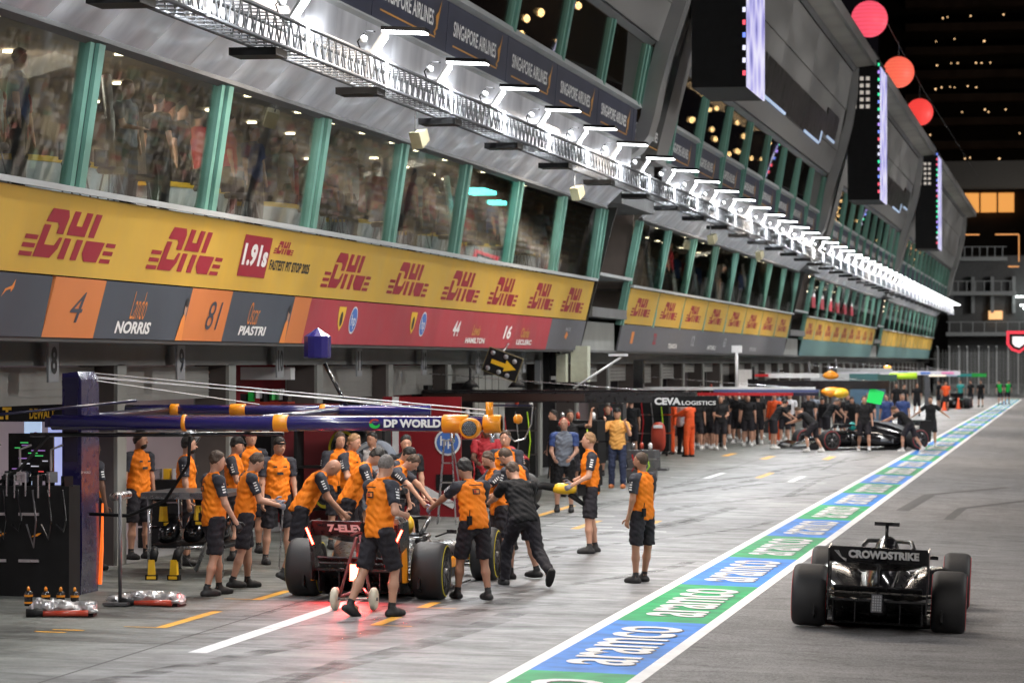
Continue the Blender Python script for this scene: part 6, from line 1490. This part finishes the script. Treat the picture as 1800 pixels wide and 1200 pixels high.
# tool wall at the left edge
t = thing('tool_cabinet', 'black tool cabinet with steel trim strips and small orange arrow emblems at the left edge', 'cabinet', (-12.8, 37.6, .12))
MB().box((-.15,.03,.68), (1.75,.44,1.36)).build('cabinet', M['black_matte'], t)
for z in (1.02, .45):
    for x in (-.62,-.2,.22): MB().box((x,-.215,z), (.26,.02,.035)).build('trim', M['steel'], t)
for x in (-.62,-.2,.25): sheet([[(0,.3),(.6,.45),(1,1),(.7,1),(.1,.5)]], M['orange_paint'], t, (x,-.208,.72), (1,0,0), (0,0,1), .13, .07)
for x in (-.7,-.42,-.12,.12,.42):
    MB().tube([(x-.07,-.25,1.22),(x-.07,-.25,1.5),(x+.07,-.25,1.52),(x+.07,-.25,1.24)], .012, 6).build('handle', M['steel'], t)
    MB().lathe([(0,.0),(.06,.02),(.07,.14),(.04,.2)], (x,.0,1.34), 'Z', 10).build('wheel_gun', M['black_gloss'], t)
for i in range(9):      # hoses, guns and small fittings crowd the cabinet
    x = -.85+i*.19; MB().tube([(x,-.28,1.32),(x+.06,-.33,.95),(x+.02,-.3,.62+.1*(i%3)),(x-.08,-.27,.9)], .012, 6).build('hose', M['black_gloss' if i % 3 else 'dark_steel'], t)
    MB().box((x,-.1,1.42+.05*(i%2)), (.09,.12,.13), (0,0,.3*i)).build('fitting', M[['black_gloss','steel','black_matte','dark_steel'][i % 4]], t)
for i in range(4): MB().tube([(-.8+i*.4,.1,1.36),(-.8+i*.4,.1,1.8),(-.65+i*.4,.1,1.86)], .015, 6).build('stand', M['steel'], t)
t = thing('pit_stool', 'grey padded stool cut by the left edge of the picture', 'stool', (-12.62, 35.6, .12))
MB().lathe([(0,.62),(.2,.62),(.22,.67),(.2,.71),(0,.72)], n=18).build('seat', M['grey_print'], t); MB().tube([(0,0,.62),(0,0,.05)], .03, 8).build('post', M['steel'], t); MB().lathe([(0,0),(.22,0),(.05,.07),(0,.07)], n=16).build('foot', M['steel'], t)
def board(name, label, cat, X0, X1, s, z0, z1, m, th=.05):
    t = thing(name, label, cat, ((X0+X1)/2, s, 0)); MB().box((0,0,(z0+z1)/2), (X1-X0,th,z1-z0)).build('panel', m, t); return t
def scr_em(n, c_, e): return mat(n, c_, .5, emit=e, ecol=c_)
t = board('monitor', 'dark timing monitor with coloured rows at the left edge', 'monitor', -13.25, -12.66, 38.6, 1.5, 2.1, M['black_gloss'])
b = MB(); cs = [scr_em('scr_%s' % n, c_, .5) for n, c_ in (('r',(1,.1,.1)),('g',(.1,.8,.2)),('w',(.7,.7,.8)),('v',(.4,.2,.6)))]
for q in range(12): b.mi = rnd.randrange(4); b.box((-.2+rnd.random()*.4,-.03,1.62+q*.033), (.06+.12*rnd.random(),.01,.014))
b.build('screen', cs, t, kind='stuff')
t = board('lit_board', 'pale blue lit wall panel with two red dots beside the gantry post', 'panel', -14.36, -14.12, 42.5, 1.1, 2.3, scr_em('pale_panel', (.5,.66,.9), .7))
for z in (1.7, 1.95): sheet([ell(.5,.5,.5,.5)], M['ext_red'], t, (-.02,-.04,z-.12), (1,0,0), (0,0,1), .14, .2, name='dot')
board('lit_board', 'bright bluish white lit screen left of the gantry post', 'panel', -14.08, -13.72, 42.7, 1.0, 2.15, scr_em('blue_screen', (.50,.55,.95), .55))
t = board('banner_board', 'black header board with yellow tool maker lettering in the garage at left', 'sign', -15.4, -13.3, 42.0, 2.18, 2.42, M['black_matte'])
text('DEWALT', M['tool_yellow'], t, (-.8,-.04,2.21), (1,0,0), (0,0,1), .78, .17, bold=.05); text('DEWALT', M['tool_yellow'], t, (.24,-.04,2.22), (1,0,0), (0,0,1), .36, .14, bold=.03)
# trestle rack
t = thing('trestle_rack', 'steel tube trestle rack holding spare parts beside the gantry post', 'rack', (-11.75, 42.2, .1))
MB().box((0,0,1.12), (1.2,1.6,.05)).build('top', M['dark_steel'], t)
MB().box((0,-.82,1.10), (1.2,.03,.08)).build('rail', M['steel'], t)
for x in (-.5,.5):
    for y in (-.75,.75): MB().tube([(x,y,0),(x,y,1.12)], .028, 8).build('leg', M['steel'], t)
MB().box((0,0,.42), (1.1,1.5,.04)).build('shelf', M['black_matte'], t)
for i in range(3): MB().loft([sec(-.2,-.3+.3*i,.10,.46,.66), sec(.1,-.3+.3*i,.13,.46,.85), sec(.4,-.3+.3*i,.08,.46,.7)]).build('body_panel', M['black_gloss'], t, loc=(0,-.5+.2*i,0))
MB().tube([(.55,-.76,1.05),(.15,-.78,.1),(-.1,-.76,.4),(.45,-.76,.42)], .03, 8).build('brace', M['steel'], t)
def driver_tool(label, loc, rz, h=1):
    t = thing('cordless_driver', label, 'power tool', loc, rz, 'yellow cordless tools by the trestle')
    MB().box((0,0,.035), (.16,.10,.07)).build('battery', M['black_matte'], t)
    MB().box((0,-.052,.035), (.12,.01,.04)).build('battery_band', M['tool_yellow'], t)
    MB().box((0,0,.17), (.10,.08,.2), taper=.8).build('body', M['tool_yellow'], t)
    MB().tube([(.02,0,.26),(.03,.06,.36),(.02,.2,.40)], [.05,.06,.045], 10).build('nozzle', M['black_matte'], t)
    return t
driver_tool('yellow cordless tool standing on the ground, left of two', gp(-12.0,40.7), .2); driver_tool('yellow cordless tool standing on the ground, right of two', gp(-11.72,40.8), -.1)
t0 = driver_tool('yellow cordless tool lying on the trestle shelf, nearer the post', (-12.1,41.6,.78), 1.2); driver_tool('yellow cordless tool on the trestle shelf under the steel top', (-11.6,41.55,.80), .6)
t = thing('steel_pole', 'steel pole with an open pipe end beside the gantry post', 'pole', gp(-11.15, 36.5))
MB().tube([(0,0,0),(0,0,1.32)], .022, 8).build('upright', M['dark_steel'], t)
MB().tube([(-.05,-.12,1.3),(-.05,.5,1.3)], .05, 16, caps=False).build('pipe', M['steel'], t)
MB().box((-.02,0,.03), (.3,.3,.03)).build('foot', M['dark_steel'], t)
# blower in the hands of the fair crew man
t = thing('hand_blower', 'yellow hand blower with a curved black nozzle held at the hip', 'blower', (-7.72, 48.72, 1.04), R(100))
MB().loft([sec(-.16,0,.06,-.06,.06,2), sec(-.05,0,.09,-.09,.09,2), sec(.12,0,.09,-.08,.09,2), sec(.2,0,.06,-.05,.06,2)]).build('body', M['tool_yellow'], t)
MB().tube([(0,.18,.02),(0,.36,.05),(0,.47,.02),(0,.52,-.10),(0,.50,-.24),(0,.43,-.30)], [.06,.06,.058,.055,.05,.045], 12).build('nozzle', M['black_matte'], t)
MB().tube([(0,-.12,.1),(0,-.02,.17),(0,.1,.14)], .018, 8).build('handle', M['black_matte'], t)
MB().box((0,-.24,-.02), (.13,.13,.17)).build('battery', M['black_matte'], t)
MB().tube([(0,-.05,-.08),(.02,-.30,-.26)], [.05,.03], 8).build('tail_pipe', M['black_matte'], t)
# fire kit and bags on the ground
def kit(label, loc, rz, s=1, red=True):
    t = thing('fire_kit', label, 'kit bag', loc, rz, 'silver kit bags on the ground')
    q = SDF(.03); r_ = random.Random(int(loc[1]*100))
    for i in range(7): q.ell((-.28*s+.09*s*i, r_.uniform(-.05,.05), .10*s), (.10*s,.13*s,.085*s*r_.uniform(.7,1.15)))
    q.cut((0,0,.0), (0,0,-1)); fm = q.mesh('foil', [M['foil']], h=.045, wrinkle=.03); fm.polygons.foreach_set('use_smooth', [False]*len(fm.polygons)); link('foil_cover', fm, t)
    MB().box((0,.05,.03), (.62*s,.30*s,.06)).build('bag', M['black_matte'], t)
    if red:
        MB().tube([(-.22*s,-.20,.045),(.26*s,-.17,.05)], [.032,.036], 12).build('cylinder', M['ext_red'], t)
        MB().tube([(-.40*s,-.21,.045),(-.22*s,-.20,.055)], [.06,.035], 8).build('horn', M['black_matte'], t)
        MB().tube([(.26*s,-.17,.065),(.36*s,-.15,.07)], .022, 8).build('valve', M['steel'], t)
    return t
kit('silver kit bag with a red extinguisher nearest the camera, before the gantry post', gp(-11.3,34.9), R(10), 1.05)
kit('silver kit bag beside the steel post of the trestle', gp(-11.15,36.75), 0, .65, red=False); kit('black and silver kit bag with red handles right of the trestle post', gp(-10.75,36.7), R(-5), .95)
for i, X in enumerate((-12.15,-11.95,-11.78,-11.62)):
    t = thing('spray_can', ['leftmost','second','third','rightmost'][i]+' of four black and orange cans at the foot of the gantry', 'can', gp(X, 36.1+.04*i), 0, 'orange capped cans at the gantry foot')
    MB().lathe([(.045,0),(.05,.01),(.05,.15),(.03,.18)], n=14).build('body', M['black_gloss'], t)
    MB().lathe([(.052,.11),(.052,.135)], n=14, caps=False).build('band', M['orange_paint'], t); MB().lathe([(.052,.03),(.052,.05)], n=14, caps=False).build('band', M['orange_paint'], t)
    MB().lathe([(.02,.18),(.02,.21),(.008,.23)], n=8).build('cap', M['orange_paint'], t)
# wheeled jack
t = thing('rear_jack', 'tubular rear jack on two cream wheels behind the orange car', 'jack', gp(-8.4, 36.95))
for x in (-.235,.235): 
    w_ = MB().lathe([(.03,-.035),(.11,-.04),(.133,-.025),(.138,0),(.133,.025),(.11,.04),(.03,.035)], (x,0,.138), 'X', 28).build('wheel', M['jack_wheel'], t)
    MB().lathe([(0,-.05),(.02,-.05),(.02,.05),(0,.05)], (x,0,.138), 'X', 10).build('hub', M['dark_steel'], w_)
MB().tube([(-.25,0,.138),(.25,0,.138)], .014, 8).build('axle', M['steel'], t)
for (a, c_) in (((-.19,.03,.16),(.08,-.25,.88)), ((.19,.03,.16),(.12,-.25,.90)), ((.0,.35,.2),(.10,-.2,.80)), ((-.19,.03,.16),(0,.5,.22)), ((.19,.03,.16),(0,.5,.22)), ((-.02,0,.14),(.2,-.1,.62))):
    MB().tube([a, c_], .018, 8).build('tube', M['jack_red'], t)
MB().tube([(.02,-.28,.9),(.25,-.25,1.0),(.42,-.3,1.02)], .016, 8).build('handle', M['jack_red'], t)
# red team wall, tyre racks, ladder
t = board('garage_board', 'tall red garage board with white stripes and a round blue badge', 'board', -12.75, -11.25, 58.5, .1, 2.35, M['crimson_paint'])
MB().box((-.5,-.04,1.55), (.12,.02,1.6)).box((0.05,-.042,.62), (1.3,.02,.13), (0,R(28),0)).build('stripe', M['white_paint'], t)
sheet([ell(.5,.5,.5,.5)], M['white_print'], t, (.25,-.055,1.25), (1,0,0), (0,0,1), .5, .5, name='badge'); sheet([ell(.5,.5,.5,.5)], M['blue_print'], t, (.29,-.065,1.29), (1,0,0), (0,0,1), .42, .42, name='badge')
text('hp', M['white_print'], t, (.36,-.072,1.38), (1,0,0), (0,0,1), .26, .24, bold=.01)
MB().box((.45,-.04,.75), (.35,.02,.3)).build('vent', M['black_matte'], t)
board('garage_board', 'lower red board at the mouth of the second red garage', 'board', -13.4, -12.6, 62.5, .1, 2.1, M['crimson_paint'])
board('garage_board', 'dark red board behind the crew under the boom', 'board', -13.2, -12.2, 52.5, .1, 2.3, mat('board_dark_red', (.16,.02,.025), .4))
def tyre(label, loc, rot, ring='tyre_red', group='spare tyres by the garages', cover=None):
    t = thing('spare_tyre', label, 'tyre', loc, 0, group); t.rotation_euler = rot; h = .18; r_ = .36
    MB().lathe([(.235,-h+.02),(.30,-h),(.335,-h+.015),(r_,-h+.08),(r_,h-.08),(.335,h-.015),(.30,h),(.235,h-.02)], axis='X', n=32, caps=False).build('tread', M[cover or 'rubber'], t)
    for q in (-1,1): MB().lathe([(.27,q*(h+.002)),(.32,q*(h-.002))], axis='X', n=32, caps=False).build('sidewall_band', M[ring], t)
    MB().lathe([(.236,h-.04),(.2,h-.02),(.08,h-.03),(0,h-.05)], axis='X', n=24).build('rim', M['dark_steel'], t)
    MB().lathe([(.236,-h+.04),(.2,-h+.02),(.08,-h+.03),(0,-h+.05)], axis='X', n=24).build('rim', M['dark_steel'], t)
    return t
tyre('black tyre with pink inner ring under the stooping man in red', (-10.75,62.4,.45), (0,0,R(70)), 'red_print')
tyre('yellow banded tyre on the rack behind the photographer, upper', (-11.9,52.0,1.55), (0,0,R(60)), 'tyre_yellow'); tyre('yellow banded tyre on the rack behind the photographer, lower', (-12.1,51.6,.9), (0,0,R(50)), 'tyre_yellow')
tyre('tyre in grey blanket at the photographer, right of the rack', (-11.35,51.5,1.35), (0,0,R(80)), 'grey_print', cover='grey_shirt')
t = thing('tyre_rack', 'black tyre rack behind the photographer in white', 'rack', (-12.0, 51.8, .1))
for z in (.45, 1.15, 1.8): MB().box((0,.1,z), (1.5,.5,.04)).build('shelf', M['black_matte'], t)
for x in (-.75,.75): MB().box((x,.1,.95), (.05,.5,1.9)).build('post', M['black_matte'], t)
t = thing('step_ladder', 'thin steel step ladder before the red garage board', 'ladder', (-10.95, 55.8, .1))
for (a, c_) in (((-.22,0,0),(-.10,0,1.5)),((.12,0,0),(.04,0,1.5)),((-.3,.5,0),(-.10,.05,1.5)),((.2,.5,0),(.04,.05,1.5)),((-.10,0,1.5),(.04,0,1.5)),((-.16,0,.75),(.08,0,.75)),((-.19,0,.4),(.1,0,.4)),((-.13,0,1.1),(.06,0,1.1))): MB().tube([a, c_], .014, 6).build('tube', M['steel'], t)
t = thing('stand', 'pair of thin steel stands between the two orange groups', 'stand', (-10.6, 43.0, .1))
for (a, c_) in (((-.25,0,0),(-.18,0,1.0)),((.2,0,0),(.1,0,1.0)),((-.05,.1,0),(-.02,.05,1.0)),((-.25,0,.03),(.2,0,.03))): MB().tube([a, c_], .012, 6).build('tube', M['steel'], t)
# equipment trolley piles in the dark garages beyond
for i, (X, s, w_, h_, m, lb) in enumerate(((-11.2,60.5,.9,1.3,'black_matte','black equipment trolley with hanging hoses left of the grey column'),(-10.9,70.5,1.2,1.5,'black_matte','black trolley stack behind the ochre vest photographer'),(-10.2,76,.7,.7,'dark_steel','low trolley with grey boxes right of the ochre vest photographer'),(-12.6,88,.8,1.6,'garage_dark','dark equipment tower beside the red seat stand'),(-12.3,108,1.5,1.5,'black_matte','black equipment trolley behind the waiting crew'),(-11.8,124,1.6,1.6,'garage_dark','dark trolley behind the leaning crew'),(-12.7,97,1.2,1.7,'black_matte','tall black trolley behind the orange marshals'),(-12.9,115,1.2,1.8,'black_matte','tall black trolley behind the nose of the pushed car'),(-12.9,74,1.1,1.7,'black_matte','tall black trolley in the garage mouth behind the ochre vest'),(-12.9,66,1.1,1.6,'black_matte','tall black trolley beside the folding door'))):
    t = thing('equipment_trolley', lb, 'trolley', gp(X, s), rnd.uniform(-.2,.2))
    n = 3
    for q in range(n): MB().box((rnd.uniform(-.05,.05),0,.12+(q+.5)*h_/n), (w_*rnd.uniform(.8,1),.6,h_/n-.04)).build('drawer_unit', M[m], t)
    for x in (-1,1): MB().lathe([(0,-.03),(.07,-.03),(.07,.03),(0,.03)], (x*w_*.4,-.2,.07), 'X', 12).build('caster', M['rubber'], t)
    for q in range(4): MB().tube([(-w_/2+q*w_/4,-.32,.3),(-w_/2+q*w_/4+.08,-.36,h_*.6),(-w_/2+q*w_/4,-.3,h_)], .015, 6).build('hose', M[['black_matte','red_paint','steel','lime_paint'][q]], t)
    for q in range(3): MB().lathe([(0,0),(.05,.01),(.05,.12),(.02,.16)], (-w_*.3+q*w_*.3,0,.12+h_), 'Z', 8).build('bottle', M[['steel','ext_red','white_paint'][q]], t)
t = thing('seat_stand', 'glossy red seat shaped stand beside the dark tower', 'stand', gp(-10.9, 84.5))
MB().loft([sec(0,0,.15,1.0,1.25,3), sec(.05,0,.20,.5,1.3,3), sec(.2,0,.16,.6,1.15,3)]).build('shell', M['ext_red'], t); MB().box((0,-.02,1.18), (.24,.1,.08)).build('pad', M['white_paint'], t)
MB().tube([(0,.1,0),(0,.1,.6)], .05, 8).build('post', M['dark_steel'], t); MB().box((0,.1,.04), (.5,.5,.05)).build('foot', M['dark_steel'], t)
for i, (X, s) in enumerate(((-7.7,196),(-7.1,203))):
    t = thing('traffic_cone', ['orange traffic cone at the far car boxes, left','orange traffic cone at the far car boxes, right'][i], 'cone', gp(X, s))
    MB().lathe([(.22,0),(.22,.03),(.14,.04),(.03,.75)], n=14).build('cone', M['marshal_orange'], t); MB().box((0,0,.015), (.46,.46,.03)).build('foot', M['marshal_orange'], t)
# cabinets hanging below the end of the first banner
t = thing('air_unit', 'cream and black air units hanging below the end of the red banner', 'air unit', (-12.5, 79.0, 2.4))
for (x, y, z, d, m) in ((.35,0,.55,(.42,.5,.9),'cream'),(-.05,-.4,.45,(.24,.4,.7),'cream'),(-.42,-.5,.5,(.16,.3,.8),'black_matte'),(-.62,-.6,.35,(.14,.3,.6),'grey_print'),(-.25,-.45,.6,(.14,.3,.7),'black_matte'),(.0,0,.0,(1.1,.4,.12),'black_matte')):
    MB().box((x,y,z), d).build('unit', M[m], t)
for i in range(5): MB().tube([(-.5+i*.25,-.5,.1),(-.45+i*.25,-.5,-.25),(-.3+i*.2,-.45,-.05)], .02, 6).build('hose', M['black_matte'], t)
MB().box((-.3,0,1.0), (.3,.3,1.2)).build('bracket', M['dark_steel'], t)
# grey garage door wall beside it
t = thing('folding_door', 'pale grey ribbed folding door beside the red shirted man', 'door', (-13.05, 69.5, .1))
for q in range(9): MB().box((0,q*.42,1.3), (.05+.03*(q % 2),.40,2.6)).build('leaf', M['pier'], t)
t = thing('folding_door', 'white ribbed door beyond the pushed dark car', 'door', (-12.9, 125, .1))
for q in range(6): MB().box((0,q*1.0,1.3), (.05,.96,2.6)).build('leaf', M['white_paint'], t)
t = thing('hoarding', 'blue grey hoarding beyond the lime boom end', 'hoarding', (-8.6, 146, 0)); MB().box((-.6,0,1.3), (1.6,.1,2.0)).build('panel', mat('hoarding_blue', (.10,.19,.28), .6), t)
t = thing('black_pillar_screen', 'black screen pillar standing on the boom towers', 'screen', (-11.35, 84, 2.0)); MB().box((0,0,.68), (.26,.3,.75)).build('panel', M['black_gloss'], t)
# cloth flags in the far lounge windows
for i in range(6):
    t = thing('hanging_flag', 'red and white cloth flag hanging in the far lounge window', 'flag', (-11.75, 147+i*5.2, 5.3), 0, 'red and white flags in the far windows')
    MB().box((.0,0,.45), (.03,2.0,.5)).build('red_half', M['red_print'], t); MB().box((.0,.2,.0+.95), (.035,1.2,.5)).build('white_half', M['white_paint'], t); MB().box((0,.1,1.35), (.03,1.6,.3)).build('red_edge', M['red_print'], t)

t = thing('parts_shelf', 'red shelf of green, white and black parts high in the garage under bay ten', 'shelf', (-13.85, 54, 2.25))
MB().box((0,0,0), (.9,.5,.12)).build('shelf', M['ext_red'], t)
for i, m in enumerate(('black_gloss','green_paint','white_paint','black_matte','green_paint','steel','black_gloss')):
    MB().box((-.36+i*.12,-.1,.13+.03*(i%3)), (.11,.2,.14+.05*(i%2)), (0,0,.2*i)).build('part', M[m], t)
MB().box((0,.1,.55), (.9,.3,.22)).build('duct', M['white_paint'], t)
for i, (X, s, z, w_, h_, m, lb) in enumerate(((-13.9,47.8,1.9,.8,.35,'steel','bright silver duct pipe high in the garage under bay nine'),(-13.8,47.5,.1,.7,1.1,'black_matte','dark workbench unit at the back of the orange team garage'),(-14.0,53.6,.1,.8,1.7,'black_matte','tall dark cupboard inside the red garage'),(-13.7,59.5,.1,.7,1.5,'black_matte','dark cupboard behind the step ladder'))):
    t = thing('garage_unit', lb, 'garage unit', (X, s, z))
    if m == 'steel':
        MB().tube([(-.5,0,.1),(.2,0,.12),(.55,0,-.1)], .10, 12).build('pipe', M[m], t); MB().tube([(-.5,.1,.34),(.5,.1,.34)], .07, 12).build('pipe', M[m], t)
    else:
        for q in range(3): MB().box((0,0,(q+.5)*h_/3), (w_,.5,h_/3-.03)).build('drawer_unit', M[m], t)
        for q in range(4): MB().box((-w_/3+q*w_/4.5,-.1,h_+.08), (.1,.12,.16)).build('box', M[['ext_red','steel','tool_yellow','white_paint'][q]], t)
